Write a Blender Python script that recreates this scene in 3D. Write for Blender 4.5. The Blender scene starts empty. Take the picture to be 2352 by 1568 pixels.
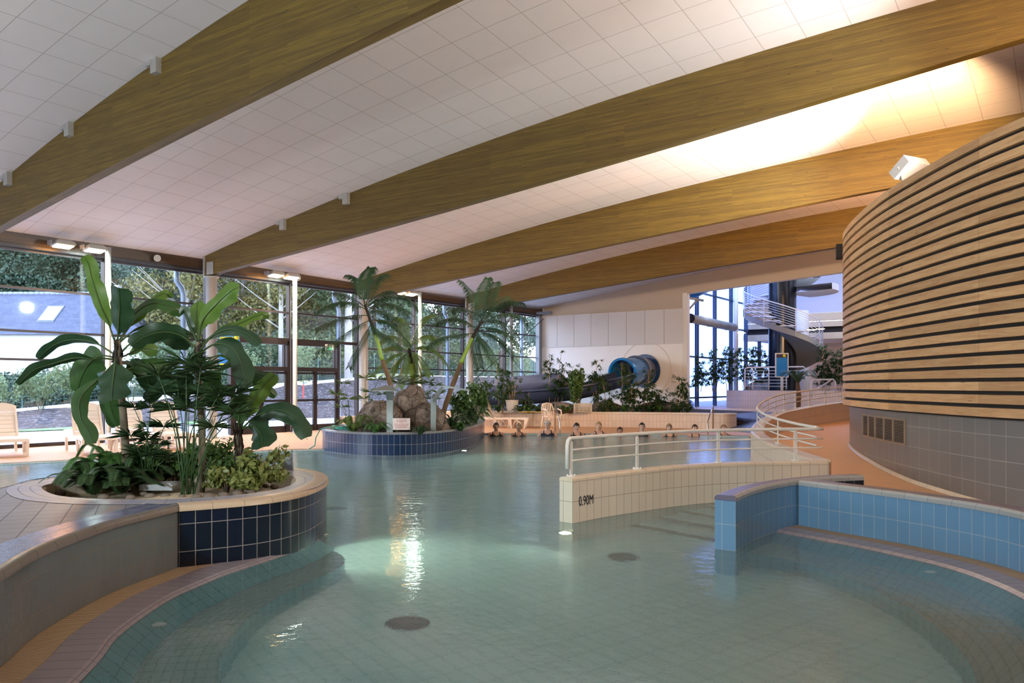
import bpy, bmesh, math, random
import numpy as np
from mathutils import Vector, Matrix, Euler
from mathutils.geometry import tessellate_polygon
R = random.Random(7)
PI = math.pi
SC = bpy.context.scene
C = SC.collection
# ------------------------------------------------------------------ survey helper: photo pixel -> place
F_, H_, HY_, CX_, c_, s_ = 1853., 1.5, 885., 1176., .8241, .5664
def ray(px, py):
    r = (px-CX_)/F_
    return Vector((c_*r-s_, s_*r+c_, (HY_-py)/F_))
def at(px, py, t):
    return ray(px, py)*t + Vector((0, 0, H_))
def P(px, t):
    v = at(px, HY_, t); return (v.x, v.y)
def atz(px, py, z):
    a = ray(px, py); return a*((z-H_)/a.z) + Vector((0, 0, H_))
def lerp(a, b, k): return a+(b-a)*k
# ------------------------------------------------------------------ object helpers
def tag(o, label=None, cat=None, group=None, kind=None):
    if label: o['label'] = label
    if cat: o['category'] = cat
    if group: o['group'] = group
    if kind: o['kind'] = kind
    return o
WL = {}
def wloc(o):
    v = Vector((0, 0, 0))
    while o is not None:
        v = v + o.location; o = o.parent
    return v
def thing(name, label, cat, loc=(0, 0, 0), group=None):
    o = bpy.data.objects.new(name, None); C.objects.link(o)
    o.location = loc; o.empty_display_size = .2
    return tag(o, label, cat, group)
def copy_tree(o, parent=None):
    c = o.copy(); C.objects.link(c); c.parent = parent
    for ch in [q for q in bpy.data.objects if q.parent == o]:
        copy_tree(ch, c)
    return c
class MB:
    def __init__(self): self.v = []; self.f = []; self.uv = []; self.m = []; self.sm = []
    def face(self, idx, uv=None, m=0, sm=False):
        self.f.append(tuple(idx)); self.uv.append(uv); self.m.append(m); self.sm.append(sm)
    def add(self, vs, fs, m=0, sm=False, uvs=None):
        b = len(self.v); self.v += [tuple(q) for q in vs]
        for i, f in enumerate(fs): self.face([b+k for k in f], uvs[i] if uvs else None, m, sm)
        return self
    def box(self, c, s, rz=0, m=0, R3=None):
        cx, cy, cz = c; hx, hy, hz = s[0]/2, s[1]/2, s[2]/2
        vs = []
        for z in (-hz, hz):
            for x, y in ((-hx, -hy), (hx, -hy), (hx, hy), (-hx, hy)):
                p = Vector((x, y, z))
                if R3 is not None: p = R3 @ p
                elif rz: p = Vector((x*math.cos(rz)-y*math.sin(rz), x*math.sin(rz)+y*math.cos(rz), z))
                vs.append((cx+p.x, cy+p.y, cz+p.z))
        fs = [(3, 2, 1, 0), (4, 5, 6, 7), (0, 1, 5, 4), (1, 2, 6, 5), (2, 3, 7, 6), (3, 0, 4, 7)]
        d = (s[0], s[1], s[2])
        uvs = [[(0, 0), (d[0], 0), (d[0], d[1]), (0, d[1])]]*2+[[(0, 0), (d[0], 0), (d[0], d[2]), (0, d[2])], [(0, 0), (d[1], 0), (d[1], d[2]), (0, d[2])]]*2
        return self.add(vs, fs, m, False, uvs)
    def prism(self, poly, z0, z1, m=0):
        n = len(poly); vs = [(x, y, z0) for x, y in poly]+[(x, y, z1) for x, y in poly]
        b = len(self.v); self.v += vs
        L = 0
        for i in range(n):
            j = (i+1) % n; l = math.dist(poly[i], poly[j])
            self.face((b+i, b+j, b+n+j, b+n+i), [(L, z0), (L+l, z0), (L+l, z1), (L, z1)], m); L += l
        tr = tessellate_polygon([[Vector((x, y, 0)) for x, y in poly]])
        for t in tr:
            self.face([b+n+k for k in t], [poly[k] for k in t], m); self.face([b+k for k in reversed(t)], [poly[k] for k in reversed(t)], m)
        return self
    def tube(self, pts, r, n=10, m=0, cap=True, closed=False):
        pts = [Vector(p) for p in pts]; N = len(pts)
        rs = r if isinstance(r, (list, tuple)) else [r]*N
        b = len(self.v); up = None; L = [0]
        for i in range(1, N): L.append(L[-1]+(pts[i]-pts[i-1]).length)
        for i, p in enumerate(pts):
            if closed: d = pts[(i+1) % N]-pts[i-1]
            else: d = pts[min(i+1, N-1)]-pts[max(i-1, 0)]
            if d.length < 1e-9: d = Vector((0, 0, 1))
            d.normalize()
            if up is None:
                up = Vector((0, 0, 1)) if abs(d.z) < .95 else Vector((1, 0, 0))
            x = up.cross(d)
            if x.length < 1e-6: x = Vector((1, 0, 0)).cross(d)
            x.normalize(); y = d.cross(x).normalized(); up = y
            for k in range(n):
                a = 2*PI*k/n; self.v.append(tuple(p+(x*math.cos(a)+y*math.sin(a))*rs[i]))
        for i in range(N if closed else N-1):
            j = (i+1) % N
            for k in range(n):
                l = (k+1) % n
                self.face((b+i*n+k, b+i*n+l, b+j*n+l, b+j*n+k), [(L[i], k/n), (L[i], (k+1)/n), (L[j], (k+1)/n), (L[j], k/n)], m, True)
        if cap and not closed:
            self.face([b+k for k in reversed(range(n))], None, m); self.face([b+(N-1)*n+k for k in range(n)], None, m)
        return self
    def lathe(self, c, prof, n=24, m=0, sm=True, ax=None):
        b = len(self.v); c = Vector(c)
        Q = Vector((0, 0, 1)).rotation_difference(Vector(ax)).to_matrix() if ax is not None else None
        for r, z in prof:
            for k in range(n):
                a = 2*PI*k/n; p = Vector((r*math.cos(a), r*math.sin(a), z))
                if Q: p = Q @ p
                self.v.append(tuple(c+p))
        for i in range(len(prof)-1):
            for k in range(n):
                l = (k+1) % n
                self.face((b+i*n+k, b+i*n+l, b+(i+1)*n+l, b+(i+1)*n+k), [(k/n, i), ((k+1)/n, i), ((k+1)/n, i+1), (k/n, i+1)], m, sm)
        return self
    def ell(self, c, r, n=14, k=9, m=0, rot=None):
        b = len(self.v); c = Vector(c)
        for i in range(k+1):
            ph = PI*i/k
            for j in range(n):
                a = 2*PI*j/n; p = Vector((r[0]*math.sin(ph)*math.cos(a), r[1]*math.sin(ph)*math.sin(a), r[2]*math.cos(ph)))
                if rot: p = rot @ p
                self.v.append(tuple(c+p))
        for i in range(k):
            for j in range(n):
                l = (j+1) % n; self.face((b+(i+1)*n+j, b+(i+1)*n+l, b+i*n+l, b+i*n+j), None, m, True)
        return self
    def sweep(self, path, prof, m=0, cap=True, closed=False, sm=False, zoff=None, u0=0, vuse=None):
        """path [(x,y)], prof [(offset to the left of travel, z)]; zoff per path point; uv = metres"""
        N = len(path); b = len(self.v); K = len(prof); L = [u0]
        for i in range(1, N): L.append(L[-1]+math.dist(path[i][:2], path[i-1][:2]))
        V = [0]
        for i in range(1, K): V.append(V[-1]+math.dist(prof[i], prof[i-1]))
        if vuse == 'z': V = [q[1] for q in prof]
        for i, p in enumerate(path):
            if closed: a, c = path[i-1], path[(i+1) % N]
            else: a, c = path[max(i-1, 0)], path[min(i+1, N-1)]
            dx, dy = c[0]-a[0], c[1]-a[1]; l = math.hypot(dx, dy) or 1; nx, ny = -dy/l, dx/l
            zo = zoff[i] if zoff else 0
            for o, z in prof: self.v.append((p[0]+nx*o, p[1]+ny*o, z+zo))
        for i in range(N if closed else N-1):
            j = (i+1) % N; Lj = L[j] if j else L[-1]+math.dist(path[-1][:2], path[0][:2])
            for k in range(K-1):
                self.face((b+i*K+k, b+j*K+k, b+j*K+k+1, b+i*K+k+1), [(L[i], V[k]), (Lj, V[k]), (Lj, V[k+1]), (L[i], V[k+1])], m, sm)
        if cap and not closed and K > 2:
            self.face([b+k for k in range(K)], [(prof[k][0], prof[k][1]) for k in range(K)], m)
            self.face([b+(N-1)*K+k for k in reversed(range(K))], [(prof[k][0], prof[k][1]) for k in reversed(range(K))], m)
        return self
    def poly(self, rings, z, m=0, flip=False):
        """flat polygon with holes; uv = world metres"""
        b = len(self.v); fl = [q for r in rings for q in r]
        self.v += [(x, y, z) for x, y in fl]
        for t in tessellate_polygon([[Vector((x, y, 0)) for x, y in r] for r in rings]):
            p = [fl[k] for k in t]
            ar = (p[1][0]-p[0][0])*(p[2][1]-p[0][1])-(p[2][0]-p[0][0])*(p[1][1]-p[0][1])
            t = list(t)
            if (ar < 0) != flip: t.reverse()
            self.face([b+k for k in t], [fl[k] for k in t], m)
        return self
    def build(self, name, mats, parent=None, loc=None, ground=True):
        if not isinstance(mats, (list, tuple)): mats = [mats]
        A = np.array(self.v, dtype=float)
        if loc is None:
            mn, mx = A.min(0), A.max(0); o = Vector(((mn[0]+mx[0])/2, (mn[1]+mx[1])/2, mn[2]))
        else: o = Vector(loc)
        me = bpy.data.meshes.new(name)
        me.from_pydata([tuple(q) for q in (A-np.array(o))], [], self.f)
        for q in mats: me.materials.append(q)
        me.polygons.foreach_set('material_index', self.m)
        me.polygons.foreach_set('use_smooth', self.sm)
        if any(u is not None for u in self.uv):
            ul = me.uv_layers.new(name='UVMap'); fl = []
            for f, u in zip(self.f, self.uv):
                if u is None: u = [(0, 0)]*len(f)
                for q in u: fl += [q[0], q[1]]
            ul.data.foreach_set('uv', fl)
        me.update()
        ob = bpy.data.objects.new(name, me); C.objects.link(ob)
        if parent is not None:
            ob.parent = parent; ob.location = o-wloc(parent)
        else: ob.location = o
        return ob
def spline(pts, n=8, closed=False):
    """Catmull-Rom through points of any dimension"""
    pts = [tuple(p) for p in pts]; N = len(pts); out = []
    for i in range(N if closed else N-1):
        if closed: q = [pts[(i+k-1) % N] for k in range(4)]
        else: q = [pts[max(i-1, 0)], pts[i], pts[i+1], pts[min(i+2, N-1)]]
        for k in range(n):
            t = k/n
            out.append(tuple(.5*((2*b)+(-a+c)*t+(2*a-5*b+4*c-d)*t*t+(-a+3*b-3*c+d)*t**3) for a, b, c, d in zip(*q)))
    if not closed: out.append(pts[-1])
    return out
def offset(path, o):
    out = []
    for i, p in enumerate(path):
        a, c = path[max(i-1, 0)], path[min(i+1, len(path)-1)]
        dx, dy = c[0]-a[0], c[1]-a[1]; l = math.hypot(dx, dy) or 1
        out.append((p[0]-dy/l*o, p[1]+dx/l*o))
    return out
# ------------------------------------------------------------------ materials
def srgb(h):
    if isinstance(h, str):
        h = h.lstrip('#'); v = [int(h[i:i+2], 16)/255 for i in (0, 2, 4)]
    else: v = h
    return tuple([(q/12.92 if q <= .04045 else ((q+.055)/1.055)**2.4) for q in v])+(1,)
class NT:
    def __init__(self, name):
        self.mat = bpy.data.materials.new(name); self.mat.use_nodes = True
        self.t = self.mat.node_tree; self.n = self.t.nodes; self.n.clear()
        self.out = self.n.new('ShaderNodeOutputMaterial')
    def add(self, typ, **kw):
        nd = self.n.new('ShaderNode'+typ)
        for k, v in kw.items():
            if k.startswith('i_'):
                key = k[2:]; key = int(key) if key.isdigit() else key.replace('_', ' ')
                if hasattr(v, 'is_output') or isinstance(v, bpy.types.NodeSocket): self.t.links.new(v, nd.inputs[key])
                else: nd.inputs[key].default_value = v
            else: setattr(nd, k, v)
        return nd
    def link(self, a, b): self.t.links.new(a, b)
    def bsdf(self, **kw):
        b = self.add('BsdfPrincipled', **kw); self.link(b.outputs[0], self.out.inputs[0]); self.b = b; return b
    def ramp(self, fac, stops):
        r = self.add('ValToRGB'); self.link(fac, r.inputs[0]); e = r.color_ramp.elements
        while len(e) > 1: e.remove(e[0])
        e[0].position = stops[0][0]; e[0].color = stops[0][1]
        for p, c in stops[1:]:
            q = e.new(p); q.color = c
        return r.outputs[0]
    def mix(self, fac, a, b, mode='MIX'):
        m = self.add('MixRGB', blend_type=mode)
        for k, v in ((0, fac), (1, a), (2, b)):
            if isinstance(v, bpy.types.NodeSocket): self.link(v, m.inputs[k])
            else: m.inputs[k].default_value = v
        return m.outputs[0]
    def math(self, op, a, b=0, c=0):
        m = self.add('Math', operation=op)
        for k, v in enumerate((a, b, c)):
            if isinstance(v, bpy.types.NodeSocket): self.link(v, m.inputs[k])
            else: m.inputs[k].default_value = v
        return m.outputs[0]
    def coord(self, kind='UV', scale=(1, 1, 1), loc=(0, 0, 0), rot=(0, 0, 0)):
        if kind == 'Position': s = self.add('NewGeometry').outputs['Position']
        else: s = self.add('TexCoord').outputs[kind]
        m = self.add('Mapping'); self.link(s, m.inputs[0])
        m.inputs[1].default_value = loc; m.inputs[2].default_value = rot; m.inputs[3].default_value = scale
        return m.outputs[0]
    def noise(self, vec, scale, detail=3, rough=.5, dist=0):
        n = self.add('TexNoise'); self.link(vec, n.inputs['Vector'])
        n.inputs['Scale'].default_value = scale; n.inputs['Detail'].default_value = detail
        n.inputs['Roughness'].default_value = rough; n.inputs['Distortion'].default_value = dist
        return n.outputs[0]
    def bump(self, h, strength=.3, dist=.01):
        b = self.add('Bump'); b.inputs['Strength'].default_value = strength; b.inputs['Distance'].default_value = dist
        self.link(h, b.inputs['Height']); self.link(b.outputs[0], self.b.inputs['Normal'])
def flat(name, col, rough=.5, metal=0, var=.06, nscale=6, spec=.5, bump=0, kind='Object', **kw):
    t = NT(name); co = srgb(col); v = t.coord(kind)
    n = t.noise(v, nscale, 4)
    c = t.mix(n, tuple(q*(1-var) for q in co[:3])+(1,), tuple(min(1, q*(1+var)) for q in co[:3])+(1,))
    t.bsdf(i_Base_Color=c, i_Roughness=rough, i_Metallic=metal)
    t.b.inputs['Specular IOR Level'].default_value = spec
    if bump: t.bump(n, bump, .01)
    for k, val in kw.items(): t.b.inputs[k].default_value = val
    return t.mat
def emit(name, col, strength):
    t = NT(name); co = srgb(col)
    n = t.noise(t.coord('Object'), 12, 1); c = t.mix(n, co, tuple(min(1, q*1.04) for q in co[:3])+(1,))
    e = t.add('Emission', i_Color=c, i_Strength=strength); t.link(e.outputs[0], t.out.inputs[0]); return t.mat
def tiles(name, col, grout, tw, th, g=.006, rough=.25, var=.06, kind='UV', loc=(0, 0, 0), rot=0, off=0, spec=.5, bump=.35, col2=None, groutvar=0, rvar=.1):
    t = NT(name); co = srgb(col); c2 = srgb(col2) if col2 else tuple(q*(1-var*2) for q in co[:3])+(1,)
    v = t.coord(kind, loc=loc, rot=(0, 0, rot))
    br = t.add('TexBrick', offset=off, offset_frequency=2, squash=1)
    t.link(v, br.inputs['Vector'])
    br.inputs['Color1'].default_value = co; br.inputs['Color2'].default_value = c2; br.inputs['Mortar'].default_value = srgb(grout)
    br.inputs['Scale'].default_value = 1; br.inputs['Mortar Size'].default_value = g/2; br.inputs['Mortar Smooth'].default_value = .15
    br.inputs['Brick Width'].default_value = tw; br.inputs['Row Height'].default_value = th
    n = t.noise(v, 3, 3); c = t.mix(t.math('MULTIPLY', n, .25), br.outputs[0], tuple(q*.75 for q in co[:3])+(1,))
    r = t.math('MULTIPLY_ADD', br.outputs['Fac'], .4, rough)
    t.bsdf(i_Base_Color=c, i_Roughness=r); t.b.inputs['Specular IOR Level'].default_value = spec
    h = t.math('MULTIPLY_ADD', n, .15, t.math('SUBTRACT', 1, br.outputs['Fac']))
    t.bump(h, bump, .002)
    return t.mat
def wood(name, c1, c2, knot, lam=.04, ulen=1.6, rough=.45, gscale=(1, 30, 30), kn=2.2, board=None):
    """uv: u along the grain in metres, v across"""
    t = NT(name)
    v = t.coord('UV'); vs = t.coord('UV', scale=gscale)
    g = t.noise(vs, 1.6, 5, .6, .6)
    base = t.ramp(g, [(.3, srgb(c2)), (.7, srgb(c1))])
    br = t.add('TexBrick', offset=.37, offset_frequency=2); t.link(v, br.inputs['Vector'])
    br.inputs['Scale'].default_value = 1; br.inputs['Brick Width'].default_value = ulen; br.inputs['Row Height'].default_value = lam
    br.inputs['Mortar Size'].default_value = .0012; br.inputs['Color1'].default_value = (1, 1, 1, 1); br.inputs['Color2'].default_value = (.66, .62, .58, 1); br.inputs['Mortar'].default_value = (.55, .5, .45, 1)
    c = t.mix(1, base, br.outputs[0], 'MULTIPLY')
    vo = t.add('TexVoronoi', feature='F1'); t.link(t.coord('UV', scale=(kn, kn*5, 1)), vo.inputs['Vector']); vo.inputs['Scale'].default_value = 1; vo.inputs['Randomness'].default_value = 1
    k = t.ramp(vo.outputs['Distance'], [(.04, (1, 1, 1, 1)), (.11, (0, 0, 0, 1))])
    sel = t.math('GREATER_THAN', t.add('SeparateColor', i_0=vo.outputs['Color']).outputs[0], .45)
    k = t.math('MULTIPLY', k, sel)
    c = t.mix(t.math('MULTIPLY', k, .75), c, srgb(knot))
    t.bsdf(i_Base_Color=c, i_Roughness=rough); t.bump(g, .08, .004)
    return t.mat
def leafmat(name, c1, c2, rough=.4, trans=.25):
    t = NT(name); v = t.coord('Object')
    n = t.noise(v, 2.5, 3); n2 = t.noise(v, 14, 2)
    c = t.mix(t.math('MULTIPLY_ADD', n2, .5, t.math('MULTIPLY', n, .5)), srgb(c1), srgb(c2))
    t.bsdf(i_Base_Color=c, i_Roughness=rough)
    tr = t.add('BsdfTranslucent'); t.link(c, tr.inputs[0])
    m = t.add('MixShader'); m.inputs[0].default_value = trans
    t.link(t.b.outputs[0], m.inputs[1]); t.link(tr.outputs[0], m.inputs[2]); t.link(m.outputs[0], t.out.inputs[0])
    return t.mat
M = {}
M['ceil'] = tiles('ceiling_tile', '#cfc9c8', '#a39a96', .7, .7, .014, .75, .01, spec=.2, bump=.25)
M['deck'] = tiles('deck_tile', '#d9a87a', '#bf9067', .11, .11, .006, .5, .04, 'Position', rot=.6)
M['beam'] = wood('glulam', '#745e1e', '#524008', '#2b1a06', .04, 2.3, .62)
M['fascia'] = wood('fascia_timber', '#4f3719', '#35240f', '#1d1206', .05, 2.5)
M['clad'] = wood('larch_board', '#d8b283', '#b98f60', '#7c5028', .5, 3.2, .5, (1.2, 14, 14), 1.4)
M['dark'] = flat('dark_gap', '#1d1815', .8)
M['steel'] = flat('galvanised_steel', '#a09e99', .5, .35, .1, 9)
M['alu'] = flat('brown_aluminium', '#2f2828', .4, .2)
M['alug'] = flat('grey_aluminium', '#78808c', .35, .35)
M['white'] = flat('white_paint', '#dcd9d2', .5, 0, .03)
M['wallw'] = flat('plaster_wall', '#cfcac4', .75, 0, .03, 2)
M['wallb'] = flat('beige_wall', '#c9b39a', .8, 0, .04, 2)
M['panel'] = flat('acoustic_panel', '#cbcaca', .8, 0, .03, 60)
M['stone'] = tiles('grey_stoneware', '#787776', '#b5b2ae', .3, .3, .006, .35, .05, bump=.3)
M['cream'] = tiles('cream_tile', '#d9cfbd', '#9a8a76', .13, .235, .007, .28, .03)
M['creamc'] = tiles('cream_coping', '#dccdb6', '#a08d76', .26, .4, .006, .3, .03)
M['creamf'] = tiles('cream_small_tile', '#dfcdb9', '#ab9682', .13, .24, .008, .35, .03)
M['blue'] = tiles('light_blue_tile', '#6993b6', '#9fa9b1', .125, .235, .006, .22, .04)
M['greyb'] = tiles('grey_blue_tile', '#656e73', '#7b7069', .132, .225, .006, .28, .05, loc=(0, .0755, 0))
M['navy'] = tiles('navy_tile', '#0c1322', '#8b8580', .127, .225, .007, .18, .25, loc=(0, .0755, 0), col2='#121b30')
M['mblue'] = tiles('mid_blue_tile', '#1f3960', '#8f95a3', .125, .235, .009, .18, .12)
M['purple'] = tiles('mauve_coping', '#6b6478', '#8d8790', .22, .4, .006, .3, .05)
M['strip'] = tiles('mauve_edge_tile', '#857f85', '#5d5861', .125, .24, .006, .3, .05)
M['grille'] = tiles('overflow_grille', '#d9bf98', '#6d5740', .022, 9, .016, .5, .03, bump=1)
M['pool'] = tiles('pool_floor_tile', '#c3d8d6', '#9fb9b8', .26, .13, .01, .3, .03, 'Position', rot=.35)
M['poolw'] = tiles('pool_wall_tile', '#c4dcdc', '#7f9f9f', .13, .235, .008, .3, .04)
M['bench'] = tiles('bench_tile', '#8f9691', '#5f6a6c', .125, .1, .008, .35, .05)
M['bluesub'] = tiles('bench_riser_tile', '#6fa3ad', '#47686f', .125, .235, .008, .3, .05)
M['decktop'] = tiles('deck_top_tile', '#74757b', '#56555a', .2, .2, .008, .42, .08, 'Position', rot=.55)
M['ring'] = tiles('ring_tile', '#96969a', '#666366', .22, .1, .007, .4, .12, col2='#8388a0')
M['sand'] = flat('planter_sand', '#b8a88e', .9, 0, .25, 14, bump=.6)
M['soil'] = flat('soil', '#3a2f26', .95, 0, .3, 12, bump=.8)
M['bluef'] = tiles('dark_blue_floor', '#36406b', '#2b3458', .25, .25, .01, .4, .05, 'Position')
M['glass'] = None
def glassmat():
    t = NT('window_glass')
    tr = t.add('BsdfTransparent'); tr.inputs[0].default_value = (.93, .96, .97, 1)
    gl = t.add('BsdfGlossy'); gl.inputs['Roughness'].default_value = .02
    lw = t.add('LayerWeight'); lw.inputs[0].default_value = .5
    n = t.noise(t.coord('Object'), .8, 1)
    f = t.math('MULTIPLY_ADD', t.math('POWER', lw.outputs['Facing'], 5), .92, t.math('MULTIPLY_ADD', n, .02, .05))
    m = t.add('MixShader'); t.link(f, m.inputs[0]); t.link(tr.outputs[0], m.inputs[1]); t.link(gl.outputs[0], m.inputs[2]); t.link(m.outputs[0], t.out.inputs[0])
    return t.mat
M['glass'] = glassmat()
def watermat():
    t = NT('pool_water')
    v = t.coord('Position')
    n1 = t.noise(t.coord('Position', scale=(1, 1, 1)), 2.2, 3, .55); n2 = t.noise(v, 9, 4, .65)
    # livelier water far from the steps, where the jets run
    d = t.add('VectorMath', operation='DISTANCE'); t.link(v, d.inputs[0]); d.inputs[1].default_value = (-8, 19, 0)
    liv = t.ramp(t.math('DIVIDE', d.outputs['Value'], 20), [(.25, (1, 1, 1, 1)), (.8, (.4, .4, .4, 1))])
    h = t.math('MULTIPLY', t.math('MULTIPLY_ADD', n2, .4, n1), liv)
    b = t.add('Bump'); b.inputs['Strength'].default_value = .5; b.inputs['Distance'].default_value = .03; t.link(h, b.inputs['Height'])
    fr = t.add('Fresnel'); fr.inputs[0].default_value = 1.333; t.link(b.outputs[0], fr.inputs[1])
    rf = t.add('BsdfRefraction'); rf.inputs['IOR'].default_value = 1.333; rf.inputs['Roughness'].default_value = .03; rf.inputs[0].default_value = (.84, .97, 1, 1)
    gl = t.add('BsdfGlossy'); gl.inputs['Roughness'].default_value = .035
    t.link(b.outputs[0], rf.inputs['Normal']); t.link(b.outputs[0], gl.inputs['Normal'])
    # air bubbles and haze suspended in the water scatter light, most where the jets run
    df = t.add('BsdfDiffuse'); df.inputs[0].default_value = srgb('#b0d2d6')
    body = t.add('MixShader'); t.link(t.math('MULTIPLY_ADD', liv, .78, -.2), body.inputs[0]); t.link(rf.outputs[0], body.inputs[1]); t.link(df.outputs[0], body.inputs[2])
    m = t.add('MixShader'); t.link(fr.outputs[0], m.inputs[0]); t.link(body.outputs[0], m.inputs[1]); t.link(gl.outputs[0], m.inputs[2]); t.link(m.outputs[0], t.out.inputs[0])
    return t.mat
M['water'] = watermat()
# ------------------------------------------------------------------ camera
cam = bpy.data.cameras.new('camera'); co = bpy.data.objects.new('camera', cam); C.objects.link(co)
cam.sensor_width = 36; cam.lens = 36*F_/2352; cam.shift_y = (HY_-784)/2352
co.location = (0, 0, H_); co.rotation_euler = (PI/2, 0, math.atan2(s_, c_)); SC.camera = co
cam.clip_end = 400
# ------------------------------------------------------------------ roof
def q3(pts):
    A = np.array([[1, x, x*x] for x, z in pts]); b = np.array([z for x, z in pts])
    return np.linalg.lstsq(A, b, rcond=None)[0]
TOP = [(7.8, q3([(-20.2, 5.05), (-17.9, 5.72), (-14.65, 6.5), (-11.95, 6.98), (-10.2, 7.22), (0, 7.9)])),
       (13.9, q3([(-19.82, 5.14), (-15.94, 5.9), (-9.55, 6.73), (-7.26, 6.94), (-3.96, 7.21), (-2.03, 7.37), (4, 7.5)])),
       (19.9, q3([(-19.82, 5.1), (-13.68, 6.02), (-10.95, 6.4), (-7.88, 6.66), (-4.65, 6.95), (-1.2, 7.1), (4, 7.3)])),
       (25.9, q3([(-19.9, 5.1), (-16.5, 5.7), (-12.7, 6.17), (-7, 6.7), (4, 7.15)])),
       (32.0, q3([(-20.16, 5.11), (-16.52, 5.68), (-12.68, 6.12), (-7, 6.64), (4, 7.1)]))]
BOT = [(7.8, q3([(-19.5, 4.6), (-17.8, 4.78), (-12.9, 5.42), (-10.03, 5.83), (-6.97, 6.25), (2, 7.0)])),
       (13.9, q3([(-19.68, 4.61), (-9.55, 5.54), (-5.4, 5.96), (-3.7, 6.18), (-1.21, 6.43), (-.5, 6.52)])),
       (19.9, q3([(-19.7, 4.45), (-16.3, 4.71), (-13.68, 5.04), (-7.3, 5.66), (-3.7, 5.94), (4, 6.4)])),
       (25.9, q3([(-19.7, 4.5), (-13.7, 5.05), (-7.3, 5.6), (-3.7, 5.85), (4, 6.3)]))]
def ev(cf, x): return cf[0]+cf[1]*x+cf[2]*x*x
def roofz(x, y):
    ys = [q[0] for q in TOP]
    if y <= ys[0]: return ev(TOP[0][1], x)
    if y >= ys[-1]: return ev(TOP[-1][1], x)
    for i in range(len(ys)-1):
        if ys[i] <= y <= ys[i+1]:
            k = (y-ys[i])/(ys[i+1]-ys[i]); return lerp(ev(TOP[i][1], x), ev(TOP[i+1][1], x), k)
XS = [-20.2+i*.85 for i in range(41)]
def arclen(y):
    L = [0]
    for i in range(1, len(XS)): L.append(L[-1]+math.hypot(XS[i]-XS[i-1], roofz(XS[i], y)-roofz(XS[i-1], y)))
    return L
b = MB(); YS = [-6, 1, 4.5, 7.8, 10.8, 13.9, 16.9, 19.9, 22.9, 25.9, 29, 32.2]
LL = arclen(14)
YS = [-6+i*.95 for i in range(41)]+[32.2]
for y in YS:
    for x in XS: b.v.append((x, y, roofz(x, y)))
nX = len(XS)
for j in range(len(YS)-1):
    for i in range(nX-1):
        k = j*nX+i
        b.face((k+nX, k+nX+1, k+1, k), [(LL[i], YS[j+1]), (LL[i+1], YS[j+1]), (LL[i+1], YS[j]), (LL[i], YS[j])], 0, True)
tag(b.build('ceiling', M['ceil']), 'curved white suspended ceiling of square tiles', kind='structure')
b = MB(); b.box((-3, 13, 9.6), (36, 40, .3)); tag(b.build('ceiling_roof_deck', M['wallw']), kind='structure')
beamlab = {0: 'glulam roof beam nearest the camera, crossing the top left corner', 1: 'second glulam roof beam, running out through the top right corner',
           2: 'third glulam roof beam, glowing gold where it passes over the slatted rotunda', 3: 'farthest glulam roof beam, last before the white end wall'}
beams = []
for k, (y, cf) in enumerate(BOT):
    o = thing('roof_beam', beamlab[k], 'beam', (-20, y, 4.6), 'curved glulam roof beams')
    b = MB(); xs = [-19.95+i*.8 for i in range(42)]
    pr = []
    for x in xs: pr.append((x, ev(cf, x), roofz(x, y)+.03))
    n0 = len(b.v)
    for x, z0, z1 in pr:
        for yy in (y-.1, y+.1):
            b.v += [(x, yy, z0), (x, yy, z1)]
    for i in range(len(pr)-1):
        a, c = n0+4*i, n0+4*i+4; x0, x1 = pr[i][0], pr[i+1][0]
        b.face((a, c, c+1, a+1), [(x0, pr[i][1]), (x1, pr[i+1][1]), (x1, pr[i+1][2]), (x0, pr[i][2])])
        b.face((c+2, a+2, a+3, c+3), [(x1, pr[i+1][1]), (x0, pr[i][1]), (x0, pr[i][2]), (x1, pr[i+1][2])])
        b.face((a+2, c+2, c, a), [(x0, .2), (x1, .2), (x1, 0), (x0, 0)])
        b.face((a+1, c+1, c+3, a+3), [(x0, 0), (x1, 0), (x1, .2), (x0, .2)])
    b.face((n0, n0+1, n0+3, n0+2), [(0, 0), (0, .5), (.2, .5), (.2, 0)])
    n1 = n0+4*(len(pr)-1); b.face((n1+2, n1+3, n1+1, n1), [(0, 0), (0, .5), (.2, .5), (.2, 0)])
    b.build('glulam_member', M['beam'], o)
    s = MB(); zc = ev(cf, -19.9)
    s.box((-19.98, y, zc+.25), (.06, .26, .62)); s.box((-19.7, y-.12, zc+.18), (.3, .015, .35)); s.box((-19.7, y+.12, zc+.18), (.3, .015, .35))
    s.build('end_shoe', M['steel'], o)
    for x in ([-17.6, -15.2, -12.4] if k == 0 else [-16.6, -14.3] if k == 1 else []):
        s = MB(); z = roofz(x, y)-.12
        s.box((x, y-.15, z), (.16, .1, .26)); s.box((x-.13, y-.17, z+.06), (.14, .08, .1)); s.build('purlin_hanger', M['steel'], o)
    beams.append(o)
# timber eaves beam + dark head rail above the glazing
GX = -20.5; YE = 32.0
b = MB(); b.box((-20.33, 13, 4.98), (.16, 38, .3)); tag(b.build('trim_1', M['fascia']), 'dark timber eaves beam above the glazed wall', kind='structure')
b = MB(); b.box((-20.42, 13, 4.83), (.26, 38, .16)); b.box((-20.5, 13, 4.72), (.08, 38, .06)); b.box((-20.6, 13, 5.1), (.5, 38, .4))
tag(b.build('trim_2', M['alu']), 'dark metal head rail along the glazed wall', kind='structure')
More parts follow.
